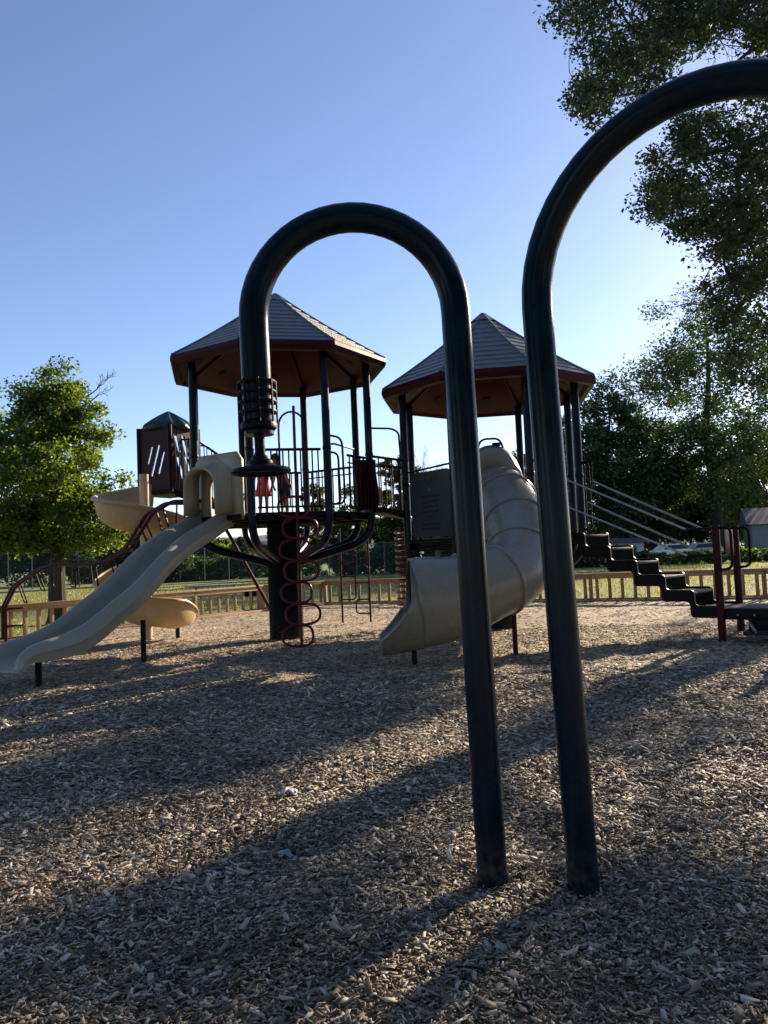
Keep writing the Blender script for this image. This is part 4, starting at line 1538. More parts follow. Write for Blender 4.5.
def child(label, loc, h, face, lean, arm_r, arm_l, top_mat, top_kind, low_mat):
    """standing child of height h, facing the angle `face`; lean bends the trunk forward"""
    t = thing('person', label, 'person', loc, 'children on the tower deck')
    Rz = Matrix.Rotation(face, 3, 'Z')

    def w(x, y, z):           # x right, y forward
        return Rz @ V((x * h, y * h, z * h))
    ln = lean

    def tors(x, y, z):        # above the hips, leant forward
        zz = z - 0.50
        return w(x, y + zz * math.sin(ln), 0.50 + zz * math.cos(ln))
    J, E = [], []

    def add(p, r_, par=None, r2=None):
        J.append((p, r_ * h, (r2 or r_) * h))
        if par is not None:
            E.append((par, len(J) - 1))
        return len(J) - 1
    pel = add(w(0, 0, 0.50), 0.075, None, 0.06)
    wa = add(tors(0, 0, 0.60), 0.068, pel, 0.055)
    ch = add(tors(0, 0, 0.72), 0.08, wa, 0.06)
    nk = add(tors(0, 0.0, 0.80), 0.032, ch)
    hb = add(tors(0, 0.012, 0.86), 0.058, nk, 0.066)
    hd = add(tors(0, 0.015, 0.93), 0.066, hb, 0.076)
    tp2 = add(tors(0, 0.008, 0.985), 0.045, hd, 0.05)
    hands = []
    for s_, arm in ((1, arm_r), (-1, arm_l)):
        sh = add(tors(0.10 * s_, 0, 0.76), 0.034, ch)
        el = add(sh and (J[sh][0] + w(*arm[0])), 0.024, sh)
        wr = add(J[el][0] + w(*arm[1]), 0.018, el)
        dirv = (w(*arm[1])).normalized()
        pm_ = add(J[wr][0] + dirv * 0.04 * h, 0.021, wr, 0.012)
        sdv = dirv.cross(Rz @ V((0, 1, 0)))
        sdv = sdv.normalized() if sdv.length > 0.1 else Rz @ V((1, 0, 0))
        for f_ in range(4):
            b0 = add(J[pm_][0] + dirv * 0.018 * h + sdv * (f_ - 1.5) * 0.011 * h, 0.0062, pm_)
            m0 = add(J[b0][0] + dirv * (0.020 + 0.004 * (f_ in (1, 2))) * h, 0.0058, b0)
            add(J[m0][0] + dirv * 0.016 * h + Rz @ V((0, 0.007 * h, 0)), 0.005, m0)
        th = add(J[wr][0] + dirv * 0.022 * h + sdv * 0.022 * h, 0.0068, wr)
        add(J[th][0] + dirv * 0.024 * h + sdv * 0.008 * h, 0.0058, th)
        kn_ = add(w(0.052 * s_, 0.012, 0.27), 0.036, add(w(0.052 * s_, 0, 0.45), 0.052, pel))
        an = add(w(0.055 * s_, -0.005, 0.05), 0.023, kn_)
        add(w(0.06 * s_, 0.075, 0.018), 0.022, an, 0.018)
    body = skin_mesh(J, E, 'body', M['skin'], t)
    # face
    fr2 = Rz @ V((0, 1, 0))
    up2 = (tors(0, 0, 0.9) - tors(0, 0, 0.8)).normalized()
    fwd = (fr2 - up2 * fr2.dot(up2)).normalized()
    rt = Rz @ V((1, 0, 0))
    hc_ = J[hd][0]
    for s_ in (-1, 1):
        MB().lathe((0, 0, 0), [(0.001, -0.008 * h), (0.008 * h, 0), (0.001, 0.008 * h)], 8)
        e = MB().lathe(V(loc) + hc_ + fwd * 0.070 * h + rt * 0.026 * s_ * h - up2 * 0.01 * h, [(0.002 * h, -0.008 * h), (0.008 * h, 0), (0.002 * h, 0.008 * h)], 8)
        e.build('eye', M['eye'], t)
    no = MB().lathe(V(loc) + hc_ + fwd * 0.078 * h - up2 * 0.03 * h, [(0.003 * h, 0.012 * h), (0.010 * h, -0.006 * h), (0.003 * h, -0.012 * h)], 8)
    no.build('nose', M['skin'], t)
    # hair: cap round the back and top of the head
    hm_ = MB()
    rws = []
    for i in range(9):
        la = -0.45 + (PI / 2 + 0.45) * i / 8
        rw = []
        for j in range(20):
            lo2 = 2 * PI * j / 20
            front = math.cos(lo2)
            cut = max(0, front) * (1 if la < 0.55 else 0)
            rr_ = 0.088 * h * (1 - 0.25 * cut)
            rw.append(V(loc) + hc_ + up2 * (0.012 * h + rr_ * 1.02 * math.sin(la)) + (fwd * (front * 1.02 - 0.12) + rt * math.sin(lo2) * 0.9) * rr_ * math.cos(la))
        rws.append(rw)
    hm_.grid(rws, closed=True)
    hm_.build('hair', M['hair'], t)
    # clothes

    def sleeve(ring_list, name, mat):
        o = MB()
        rws_ = []
        for (cen, rx, ry) in ring_list:
            rws_.append([V(loc) + cen + rt * rx * h * math.cos(a) + fr2 * ry * h * math.sin(a) for a in np.linspace(0, 2 * PI, 17)[:-1]])
        o.grid(rws_, closed=True)
        return o.build(name, mat, t, solid=0.006)
    if top_kind == 'dress':
        sleeve([(w(0, 0, 0.33), 0.15, 0.115), (w(0, 0, 0.45), 0.115, 0.10), (tors(0, 0, 0.58), 0.092, 0.078), (tors(0, 0, 0.70), 0.102, 0.082), (tors(0, 0, 0.785), 0.095, 0.06), (tors(0, 0, 0.80), 0.045, 0.045)], 'dress', top_mat)
    else:
        sleeve([(tors(0, 0, 0.49), 0.102, 0.088), (tors(0, 0, 0.60), 0.092, 0.08), (tors(0, 0, 0.71), 0.104, 0.084), (tors(0, 0, 0.785), 0.097, 0.062), (tors(0, 0, 0.80), 0.045, 0.045)], 'shirt', top_mat)
        sleeve([(w(0, 0, 0.40), 0.118, 0.09), (w(0, 0, 0.46), 0.112, 0.092), (w(0, 0, 0.52), 0.10, 0.086)], 'shorts', low_mat)
        for s_ in (-1, 1):
            sleeve([(w(0.054 * s_, 0.006, 0.30), 0.058, 0.062), (w(0.054 * s_, 0.004, 0.42), 0.062, 0.07)], 'shorts_leg', low_mat)
    for s_ in (-1, 1):
        p = V(loc) + w(0.058 * s_, 0.03, 0.022)
        MB().box(p, (0.055 * h, 0.14 * h, 0.05 * h), face, 0.018 * h).build('shoe', M['shoe'], t)
    return t


child('child in a bright pink dress standing behind the tower railing', at(264, 513, 13.6).xy.to_3d() + V((0, 0, LD + 0.005)), 1.06, R(200), 0.05,
      ((0.05, 0.0, -0.15), (0.01, 0.05, -0.13)), ((-0.04, 0.02, -0.15), (-0.02, 0.06, -0.12)), M['pink'], 'dress', M['pink'])
child('child in a salmon top and dark shorts bending down behind the railing', at(285, 513, 13.5).xy.to_3d() + V((0, 0, LD + 0.005)), 1.08, R(150), 0.45,
      ((-0.0, 0.02, -0.16), (0.0, 0.06, -0.13)), ((-0.07, 0.03, -0.14), (-0.09, 0.05, -0.12)), M['salmon'], 'shirt', M['shorts'])


# ------------------------------------------------------------------ trees
def leaf_quads(centres, spread, per, size, flat=0.55, droop=0.3):
    n = len(centres) * per
    c = np.repeat(centres, per, axis=0)
    g = rng.normal(0, 1, (n, 3))
    g /= np.linalg.norm(g, axis=1)[:, None]
    g *= (np.repeat(spread, per) * 1.55 * rng.uniform(0.0, 1.0, n) ** 0.6)[:, None]
    p = c + g * np.array([1, 1, 0.75])
    a = rng.normal(0, 1, (n, 3))
    a[:, 2] = a[:, 2] * flat - droop
    a /= np.linalg.norm(a, axis=1)[:, None]
    b = np.cross(a, rng.normal(0, 1, (n, 3)))
    b /= np.linalg.norm(b, axis=1)[:, None] + 1e-9
    nn_ = np.cross(a, b)
    s_ = size * rng.uniform(0.6, 1.25, n)[:, None]
    v = np.empty((n, 4, 3))
    v[:, 0] = p - a * s_ * 0.5
    v[:, 1] = p + b * s_ * 0.30 + nn_ * s_ * 0.06 + a * s_ * 0.02
    v[:, 2] = p + a * s_ * 0.5 - nn_ * s_ * 0.10
    v[:, 3] = p - b * s_ * 0.30 + nn_ * s_ * 0.06 + a * s_ * 0.02
    return v.reshape(-1, 3), np.arange(n * 4).reshape(-1, 4)


def crown_clusters(n, c, rx, ry, rz_, seed, hollow=0.35, lump=0.35):
    """cluster centres in a lumpy ellipsoid"""
    out = []
    r_ = random.Random(seed)
    while len(out) < n:
        d = V((r_.gauss(0, 1), r_.gauss(0, 1), r_.gauss(0, 1))).normalized()
        f_ = 1 + lump * mnoise.noise(d * 1.9 + V((seed * 3.7, 0, 0))) * 1.6
        q = r_.random() ** (1 / 2.2)
        if q < hollow and r_.random() < 0.6:
            continue
        out.append(V((c[0] + d.x * rx * q * f_, c[1] + d.y * ry * q * f_, c[2] + d.z * rz_ * q * f_)))
    return out


def skeleton(base, trunk_pts, tr0, clusters, seed, nlimb=7, twig=0.012):
    """trunk plus limbs and branches that reach the leaf clusters"""
    r_ = random.Random(seed + 99)
    tk, brm = MB(), MB()
    tpts = spline(trunk_pts, 6)
    k = len(tpts)
    tk.tube([tpts[0] - V((0, 0, 0.15))] + tpts, [tr0 * 1.45] + [tr0 * (1.25 if i == 0 else 1) * (1 - 0.8 * (i / (k - 1))) for i in range(k)], 10)
    nodes = [(p, tr0 * (1 - 0.8 * (i / (k - 1)))) for i, p in enumerate(tpts) if i > k * 0.3]
    order = sorted(clusters, key=lambda p: min((p - q).length for q, _ in nodes))
    lim = r_.sample(order, min(nlimb, len(order)))
    for tgt in lim + [o for o in order if o not in lim]:
        best = min(nodes, key=lambda nd: (tgt - nd[0]).length + max(0, nd[0].z - tgt.z) * 0.5)
        p0, ra = best
        L_ = (tgt - p0).length
        if L_ < 0.05:
            continue
        mid_ = p0.lerp(tgt, 0.5) + V((r_.uniform(-1, 1), r_.uniform(-1, 1), r_.uniform(-0.3, 1.0))) * L_ * 0.13
        pts = spline([p0, mid_, tgt], 4)
        big = tgt in lim
        ra2 = max(twig, min(ra * 0.62, 0.02 + L_ * (0.03 if big else 0.014)))
        rad = [ra2 * (1 - 0.75 * i / (len(pts) - 1)) for i in range(len(pts))]
        brm.tube(pts, rad, 5 if not big else 7, cap=False)
        nodes += [(p, q) for p, q in list(zip(pts, rad))[2:]]
    return tk, brm


def make_tree(name, label, cat, base, height, crown_c, crown_r, nclu, per, leaf, lmat, bmat, tr0, seed, spread=0.4, group=None, clusters=None, trunk_top=None, lean=(0, 0), nlimb=7, lump=0.35, twig=0.012):
    b = V(base)
    t = thing(name, label, cat, b, group)
    cl = clusters or crown_clusters(nclu, (b.x + crown_c[0], b.y + crown_c[1], crown_c[2]), *crown_r, seed, lump=lump)
    tt = trunk_top or height * 0.86
    r_ = random.Random(seed)
    tp = [b + V((0, 0, 0))]
    for i in range(1, 5):
        f_ = i / 4
        tp.append(b + V((crown_c[0] * f_ + r_.uniform(-1, 1) * 0.04 * height * f_, crown_c[1] * f_ + r_.uniform(-1, 1) * 0.04 * height * f_, tt * f_)))
    tk, brm = skeleton(b, tp, tr0, cl, seed, nlimb, twig)
    tk.build('trunk', bmat, t)
    brm.build('branches', bmat, t)
    arr = np.array([tuple(p) for p in cl])
    sp2 = np.full(len(arr), spread) * rng.uniform(0.6, 1.3, len(arr))
    v, f_ = leaf_quads(arr, sp2, per, leaf)
    np_mesh('crown', v, f_, lmat, t)
    return t


# the park tree at the left beyond the fence, sunlit from behind, with a dead top branch
d_ = ray(58, 624)
k_ = -H / d_.z
TB = V((d_.x * k_, d_.y * k_, 0))
lt = make_tree('shade_tree', 'bright green leafy tree at the left beyond the fence with bare top twigs', 'tree', TB, 6.9, (0.0, 0, 4.35), (1.62, 1.7, 2.55), 170, 190, 0.115, M['leaf_bright'], M['bark'], 0.26, 11, 0.30, lump=0.42, twig=0.022,
               clusters=crown_clusters(150, (TB.x - 0.3, TB.y, 3.9), 1.95, 1.9, 2.1, 11, lump=0.3) + crown_clusters(55, (TB.x + 0.05, TB.y, 5.8), 1.1, 1.0, 1.3, 12, lump=0.4) + crown_clusters(24, (TB.x + 0.95, TB.y, 2.75), 0.85, 0.8, 1.0, 13) + crown_clusters(26, (TB.x - 1.0, TB.y, 2.6), 1.2, 0.9, 0.9, 14))
rd = random.Random(5)


def twigs(mb_, p, d, L_, r_, depth):
    q = p + d * L_
    mid_ = p.lerp(q, 0.5) + V((rd.uniform(-1, 1), rd.uniform(-1, 1), rd.uniform(-1, 1))) * L_ * 0.08
    mb_.tube(spline([p, mid_, q], 3), [r_, r_ * 0.9, r_ * 0.82, r_ * 0.78, r_ * 0.7, r_ * 0.62, r_ * 0.55], 5, cap=False)
    if depth == 0:
        return
    for i in range(rd.choice((2, 3))):
        dd = (d + V((rd.uniform(-1, 1), rd.uniform(-1, 1), rd.uniform(-0.6, 0.9))) * 0.75).normalized()
        twigs(mb_, p.lerp(q, rd.uniform(0.55, 1.0)), dd, L_ * rd.uniform(0.55, 0.8), max(0.006, r_ * 0.55), depth - 1)


pd = at(80, 420, TB.y)
dead = MB()
twigs(dead, pd, V((0.35, 0, 1)).normalized(), 0.75, 0.035, 4)
dead.build('dead_branch', M['bark2'], lt)
dead = MB()
twigs(dead, at(62, 395, TB.y), V((-0.1, 0, 1)).normalized(), 0.5, 0.02, 3)
dead.build('dead_branch', M['bark2'], lt)

# the big tree overhanging from the right; its crown is kept out of the open sky
def in_poly(x, y, poly):
    c_ = False
    for i in range(len(poly)):
        x1, y1 = poly[i]
        x2, y2 = poly[i - 1]
        if (y1 > y) != (y2 > y) and x < (x2 - x1) * (y - y1) / (y2 - y1) + x1:
            c_ = not c_
    return c_


POLY = [[(556, -60), (556, 60), (572, 105), (600, 120), (640, 96), (680, 70), (720, 40), (745, 20), (745, -60)],
        [(660, 122), (645, 165), (645, 205), (662, 228), (690, 248), (712, 300), (768, 300), (840, 300), (840, 60), (770, 70), (720, 112)],
        [(690, 285), (700, 330), (735, 385), (790, 400), (790, 285)],
        [(752, -60), (752, 50), (840, 60), (840, -60)]]
OB = V((12.6, 19.6, 0))
oc = []
rr2 = random.Random(21)
tries = 0
while len(oc) < 520 and tries < 80000:
    tries += 1
    p = V((rr2.uniform(3.0, 22.5), rr2.uniform(10.5, 28), rr2.uniform(4.6, 19)))
    e = ((p.x - 12.6) / 9.3) ** 2 + ((p.y - 19.4) / 8.8) ** 2 + ((p.z - 11.6) / 7.2) ** 2
    e *= 1 + 0.5 * mnoise.noise(p * 0.35)
    if e > 1 or (e < 0.3 and rr2.random() < 0.6):
        continue
    q = p - V((0, 0, H))
    w_ = q.dot(fw)
    px, py = 384 + F * q.dot(cr) / w_, 512 - F * q.dot(cu) / w_
    if px < 800 and py > -30:
        hit = [i for i, pg in enumerate(POLY) if in_poly(px, py, pg)]
        if not hit:
            continue
        if hit[0] == 2 and rr2.random() < 0.45:
            continue
    oc.append(p)
# denser fill of the part of the crown that hangs over the playground
extra = 0
tries = 0
while extra < 430 and tries < 60000:
    tries += 1
    p = at(rr2.uniform(550, 790), rr2.uniform(-40, 390), rr2.uniform(13.5, 22))
    q = p - V((0, 0, H))
    w_ = q.dot(fw)
    px, py = 384 + F * q.dot(cr) / w_, 512 - F * q.dot(cu) / w_
    hit = [i for i, pg in enumerate(POLY) if in_poly(px, py, pg)]
    if not hit or (hit[0] == 2 and rr2.random() < 0.5):
        continue
    if mnoise.noise(V((px * 0.022, py * 0.022, 4.0))) < -0.18:
        continue
    oc.append(p)
    extra += 1
def sunlit(p):
    """would this clump keep the sun off the ground patches chosen to stay lit?"""
    g0 = p - sdir * (p.z / sdir.z)
    q = g0 - V((0, 0, H))
    w_ = q.dot(fw)
    if w_ < 0.5:
        return False
    gx, gy = 384 + F * q.dot(cr) / w_, 512 - F * q.dot(cu) / w_
    return any(in_poly(gx, gy, pg) for pg in LIT)


LIT = [[(340, 790), (660, 790), (660, 905), (500, 940), (420, 1024), (300, 1024), (300, 930)], [(0, 850), (215, 800), (400, 745), (420, 800), (200, 880), (0, 960)],
       [(30, 658), (250, 640), (430, 655), (380, 674), (140, 692)], [(-40, 705), (200, 684), (225, 700), (110, 736), (-40, 748)], [(0, 890), (240, 890), (200, 940), (0, 1010)]]
keep = []
for p in oc:
    q = p - V((0, 0, H))
    w_ = q.dot(fw)
    px, py = 384 + F * q.dot(cr) / w_, 512 - F * q.dot(cu) / w_
    if sunlit(p) and (px > 775 or py < -10) and rr2.random() < 0.85:
        continue
    keep.append(p)
oc = keep  # off-frame crown clumps thinned so chosen ground patches stay sunlit
# mostly unseen leaf clumps added toward the sun to cast chosen ground shade
SHADE_CLUMPS = [([(-60, 756), (110, 742), (235, 704), (330, 690), (400, 690), (400, 722), (300, 752), (215, 778), (0, 824), (-60, 836)], 95, 12, 30),
         ([(40, 890), (300, 880), (290, 960), (320, 1024), (0, 1024), (0, 1000)], 10, 11, 28),
         ([(600, 905), (740, 905), (720, 1010), (520, 1020)], 10, 11, 28),
         ([(480, 690), (768, 680), (768, 740), (500, 800)], 8, 11, 28)]
for poly, cnt, t0, t1 in SHADE_CLUMPS:
    got = 0
    for _ in range(20000):
        if got >= cnt:
            break
        px, py = rr2.uniform(-60, 768), rr2.uniform(640, 1024)
        if not in_poly(px, py, poly):
            continue
        d0 = ray(px, py)
        p = V((d0.x, d0.y, 0)) * (-H / d0.z) + sdir * rr2.uniform(t0, t1)
        q = p - V((0, 0, H))
        w_ = q.dot(fw)
        px, py = 384 + F * q.dot(cr) / w_, 512 - F * q.dot(cu) / w_
        if px < 795 and py > -25 and not any(in_poly(px, py, pg) for pg in POLY[:3]):
            continue
        if 690 < px < 800 and py > 285:
            continue
        if ((p.x - 12.6) / 10.5) ** 2 + ((p.y - 19.4) / 11) ** 2 > 1:
            continue
        if sunlit(p):
            continue
        oc.append(p)
        got += 1
ot = make_tree('overhanging_tree', 'large dark leafy tree overhanging the upper right corner', 'tree', OB, 18, (0.3, 0, 11.5), (9, 9, 7), 10, 125, 0.105, M['leaf_shade'], M['bark'], 0.5, 31, 0.31, clusters=oc, trunk_top=13.5, nlimb=18, twig=0.019)


for path_ in ([(840, 40, 17.5), (770, 2, 17), (722, 8, 16.5), (692, 26, 16), (664, 38, 15.5), (634, 30, 15), (616, 2, 14.6)],
              [(664, 38, 15.5), (640, 50, 15.2), (612, 66, 15)],
              [(850, 60, 17), (790, 28, 16.5), (744, 56, 16), (715, 84, 15.5)],
              [(850, 120, 17.5), (792, 128, 17), (752, 142, 16.5), (738, 172, 16), (739, 212, 15.6), (724, 258, 15.2), (735, 290, 15)],
              [(752, 142, 16.5), (720, 150, 16), (692, 160, 15.5)]):
    lp_ = spline([at(*k_) for k_ in path_], 5)
    lb = MB()
    kk = len(lp_)
    lb.tube(lp_, [0.075 * (1 - 0.75 * i / (kk - 1)) for i in range(kk)], 7, cap=False)
    lb.build('limb', M['bark'], ot)
    for i in range(4, kk, 2):
        tb_ = MB()
        twigs(tb_, lp_[i], V((rd.uniform(-0.7, 0.5), rd.uniform(-0.5, 0.5), rd.uniform(-1.0, 0.1))).normalized(), rd.uniform(0.4, 0.75), 0.016, 3)
        tb_.build('twig', M['bark'], ot)


# ---- trees behind
def tree_at(px, ybase_px, D, ytop_px, halfw_px, label, lmat, seed, nclu=90, per=60, zlow=0.22, cat='tree', name='broadleaf_tree', leafk=1.0, group='trees behind the playground', spreadk=1.0, bmat='bark', tr=0.022, lump=0.4):
    p = at(px, 556, D)
    b = V((p.x, p.y, 0))
    top = at(px, ytop_px, D).z
    rx = halfw_px / F * D
    zl = top * zlow
    rz_ = (top - zl) / 2
    return make_tree(name, label, cat, b, top, (0, 0, zl + rz_), (rx, rx * 0.9, rz_), int(nclu * 1.5), int(per * 2.4), 0.0042 * D * leafk, M[lmat], M[bmat], top * tr, seed, rx * 0.20 * spreadk, group, lump=lump, twig=0.00035 * D)


tree_at(720, 556, 80, 290, 92, 'tall airy tree at the right behind the staircase', 'leaf_mid', 41, 220, 62, 0.10, spreadk=0.72, lump=0.3)
tree_at(612, 556, 78, 388, 42, 'dense dark tree just right of the right tower roof', 'leaf_dark', 42, 120, 80, 0.03)
tree_at(655, 556, 84, 405, 42, 'dark rounded tree between the tower and the tall airy tree', 'leaf_dark', 43, 100, 70, 0.02)
tree_at(574, 556, 86, 418, 30, 'dark tree half hidden behind the right tower posts', 'leaf_dark', 44, 80, 70, 0.05)
tree_at(765, 556, 90, 430, 42, 'olive green tree at the right edge beside the grey house', 'leaf_olive', 45, 80, 60, 0.03)
tree_at(398, 556, 62, 452, 20, 'slim tree seen through the bridge railing', 'leaf_olive', 46, 70, 60, 0.05, lump=0.5)
tree_at(350, 556, 66, 498, 26, 'low dark tree behind the rung climber', 'leaf_dark', 47, 70, 60, 0.02)
tree_at(318, 556, 70, 484, 16, 'small olive tree seen through the left tower railing', 'leaf_olive', 48, 50, 50, 0.05)
tree_at(392, 556, 64, 520, 30, 'dark low tree behind the coil climber', 'leaf_dark', 49, 70, 60, 0.02)
tree_at(436, 556, 60, 512, 24, 'yellow green bushy tree below the sign panel', 'leaf_bright', 50, 60, 60, 0.02)
tree_at(470, 556, 60, 500, 30, 'dark tree behind the tube slide', 'leaf_dark', 51, 70, 60, 0.02)
tree_at(525, 556, 88, 455, 26, 'mid green tree behind the right tower', 'leaf_mid', 52, 70, 60, 0.03)
tree_at(168, 556, 66, 511, 24, 'mid green tree between the spiral slide turns', 'leaf_mid', 53, 60, 60, 0.02)
tree_at(128, 556, 62, 528, 26, 'dark bushy tree left of the spiral slide', 'leaf_dark', 54, 70, 60, 0.02)
tree_at(215, 556, 72, 536, 22, 'pale green bushy tree under the wave slide', 'leaf_bright', 55, 60, 60, 0.02)
tree_at(243, 556, 74, 538, 16, 'green tree beside the faded blue shed', 'leaf_mid', 56, 50, 50, 0.02)
tree_at(85, 556, 76, 520, 34, 'dark tree behind the trunk of the left tree', 'leaf_dark', 57, 80, 60, 0.0)
tree_at(30, 556, 76, 505, 40, 'dark broad tree at the left edge behind the chain link fence', 'leaf_dark', 58, 90, 60, 0.0)
tree_at(-15, 556, 74, 500, 36, 'dark tree cut by the left edge of the picture', 'leaf_dark', 59, 70, 60, 0.0)
tree_at(290, 556, 78, 532, 24, 'green tree behind the tower column', 'leaf_mid', 60, 60, 50, 0.0)
tree_at(692, 556, 96, 470, 34, 'low dark tree behind the cars at the right', 'leaf_dark', 61, 80, 70, 0.02)
tree_at(738, 556, 98, 462, 30, 'dark low tree left of the grey house', 'leaf_dark', 62, 80, 70, 0.02)
tree_at(630, 556, 97, 480, 28, 'dark low tree behind the upper staircase', 'leaf_dark', 63, 80, 70, 0.02)
# bare tree
bt = thing('bare_tree', 'leafless grey tree seen above the sign panel', 'tree', at(437, 556, 58).xy.to_3d(), 'trees behind the playground')
bmb = MB()
pb_ = at(437, 556, 58)
pb_.z = 0
bmb.tube([pb_, pb_ + V((0.2, 0, 5.0)), pb_ + V((0.1, 0, 6.5))], [0.25, 0.18, 0.1], 7)
bmb.build('trunk', M['bark2'], bt)
bmb = MB()
for i in range(6):
    twigs(bmb, pb_ + V((0.15, 0, 4.2 + 0.4 * i)), V((rd.uniform(-0.8, 0.8), rd.uniform(-0.5, 0.5), 1)).normalized(), 1.7, 0.07, 4)
bmb.build('branches', M['bark2'], bt)


def hedge(label, a, b, h, seed, lmat, n=260, depth=1.2, per=40):
    a, b = V(a), V(b)
    t = thing('hedge', label, 'hedge', (a + b) / 2)
    cl = np.array([tuple(a.lerp(b, rng.uniform()) + V((0, rng.normal(0, depth * 0.35), h * rng.uniform(0.05, 0.85) + 0.12 * h * mnoise.noise(V((i, seed, 0)))))) for i in range(n)])
    v, f_ = leaf_quads(cl, np.full(n, h * 0.16), per, 0.0042 * a.y)
    np_mesh('foliage', v, f_, M[lmat], t)
    return t


hedge('clipped hedge along the far side of the field, left of the tower column', at(150, 560, 66).xy.to_3d(), at(275, 560, 70).xy.to_3d(), 2.3, 3, 'leaf_mid', 320)
hedge('low dark shrubs along the far field edge behind the rung climber', at(300, 560, 68).xy.to_3d(), at(470, 560, 62).xy.to_3d(), 2.2, 4, 'leaf_dark', 300)
hedge('sunlit shrubs below the tall airy tree at the right', at(640, 552, 56).xy.to_3d(), at(800, 552, 52).xy.to_3d(), 1.0, 5, 'leaf_bright', 260)
hedge('dark shrubs behind the staircase treads', at(540, 552, 58).xy.to_3d(), at(645, 552, 56).xy.to_3d(), 1.6, 6, 'leaf_dark', 160)

# unseen tree added outside the frame to the right to cast more shade
for i, (x, y, h_, rx, lab) in enumerate(((27, 33, 15, 6.0, 'unseen tree added farther right, out of frame, to cast shade'), )):
    make_tree('broadleaf_tree', lab, 'tree', (x, y, 0), h_, (0, 0, h_ * 0.6), (rx, rx, h_ * 0.4), 90, 60, 0.28, M['leaf_mid'], M['bark'], 0.35, 70 + i, 1.0, 'trees behind the playground', nlimb=8)


# unseen trees added behind the viewer to block that half of the sky light
first = make_tree('broadleaf_tree', 'unseen tree added behind the viewer to block sky light', 'tree', (-13, -7, 0), 14, (0, 0, 7.6), (6, 6, 6.2), 170, 90, 0.34, M['leaf_dark'], M['bark'], 0.35, 81, 1.0, 'trees added behind the viewer to block sky light', nlimb=8)
for (x, y, k_) in ((-4, -13, 1.1), (7, -12, 1.0), (16, -6, 1.1), (-20, 3, 0.9), (0, -24, 1.4), (21, 3, 0.75)):
    c = first.copy()
    col.objects.link(c)
    c.location = (x, y, 0)
    c.scale = (k_, k_, k_)
    c.rotation_euler = (0, 0, x * 1.7)
    for ch in first.children:
        copy_part(ch, c, ch.location)

# ------------------------------------------------------------------ chain link fence
def chain_mat():
    mt = bpy.data.materials.new('chain_link_mesh')
    mt.use_nodes = True
    nt = mt.node_tree
    b = nt.nodes['Principled BSDF']
    b.inputs['Base Color'].default_value = (0.07, 0.085, 0.075, 1)
    b.inputs['Roughness'].default_value = 0.6
    b.inputs['Alpha'].default_value = 0.15
    return mt


M['chain'] = chain_mat()


def chain_fence(label, a, b, h, n):
    a, b = V((a.x, a.y, 0)), V((b.x, b.y, 0))
    t = thing('chain_link_fence', label, 'fence', a, 'chain link fence along the field')
    MB().add([a + V((0, 0, 0.05)), b + V((0, 0, 0.05)), b + V((0, 0, h)), a + V((0, 0, h))], [(0, 1, 2, 3)]).build('wire_mesh', M['chain'], t, smooth=False)
    MB().tube([a + V((0, 0, h)), b + V((0, 0, h))], 0.03, 6).build('top_rail', M['wire'], t)
    p0 = None
    for i in range(n + 1):
        p = a.lerp(b, i / n)
        if p0 is None:
            pr = MB().tube([p, p + V((0, 0, h + 0.08))], 0.045, 6).build('post', M['wire'], t)
            p0 = p
        else:
            copy_part(pr, t, p - p0)


chain_fence('tall chain link fence at the far left behind the leafy tree', at(-40, 575, 60), at(125, 570, 62), 2.9, 7)
chain_fence('chain link fence behind the hedge and the tower column', at(130, 570, 63.5), at(300, 563, 66), 2.7, 7)
chain_fence('chain link fence behind the coil climber', at(302, 562, 60), at(470, 556, 58), 2.5, 6)

# ------------------------------------------------------------------ picnic table, grill, litter
pt = thing('picnic_table', 'grey wooden picnic table on the grass behind the left fence', 'table', at(214, 606, 25.2).xy.to_3d())
pcn = at(214, 606, 25.2)
pcn.z = 0
rzp = R(12)
rot = Matrix.Rotation(rzp, 3, 'Z')


def pbox(x, y, z, sx, sy, sz, name, rot2=None):
    return MB().box(pcn + rot @ V((x, y, z)), (sx, sy, sz), rzp, 0.006).build(name, M['table'], pt)


for y in (-0.3, -0.1, 0.1, 0.3):
    pbox(0, y, 0.74, 1.8, 0.18, 0.04, 'top_board')
for y in (-0.72, 0.72):
    pbox(0, y, 0.43, 1.8, 0.26, 0.04, 'bench_seat')
for x in (-0.6, 0.6):
    pbox(x, 0, 0.37, 0.05, 1.5, 0.09, 'cross_beam')
    for s_ in (-1, 1):
        MB().bar(pcn + rot @ V((x + 0.05, 0.62 * s_, 0)), pcn + rot @ V((x + 0.05, 0.25 * s_, 0.72)), 0.045, 0.10, 0.005).build('leg', M['table'], pt)

gb = at(252, 600, 25.5)
gb.z = 0
gr = thing('park_grill', 'small dark box grill on a post behind the left fence', 'grill', gb)
MB().tube([gb, gb + V((0, 0, 0.35))], 0.04, 8).build('post', M['black'], gr)
gm_ = MB().box(gb + V((0, 0.2, 0.45)), (0.42, 0.04, 0.24), 0, 0.01).box(gb + V((-0.2, 0, 0.45)), (0.02, 0.38, 0.24)).box(gb + V((0.2, 0, 0.45)), (0.02, 0.38, 0.24)).box(gb + V((0, 0, 0.345)), (0.42, 0.4, 0.03), 0, 0.005)
gm_.build('fire_box', M['black'], gr)
MB().box(gb + V((0, 0.0, 0.52)), (0.38, 0.36, 0.012)).build('grate', M['steel'], gr)


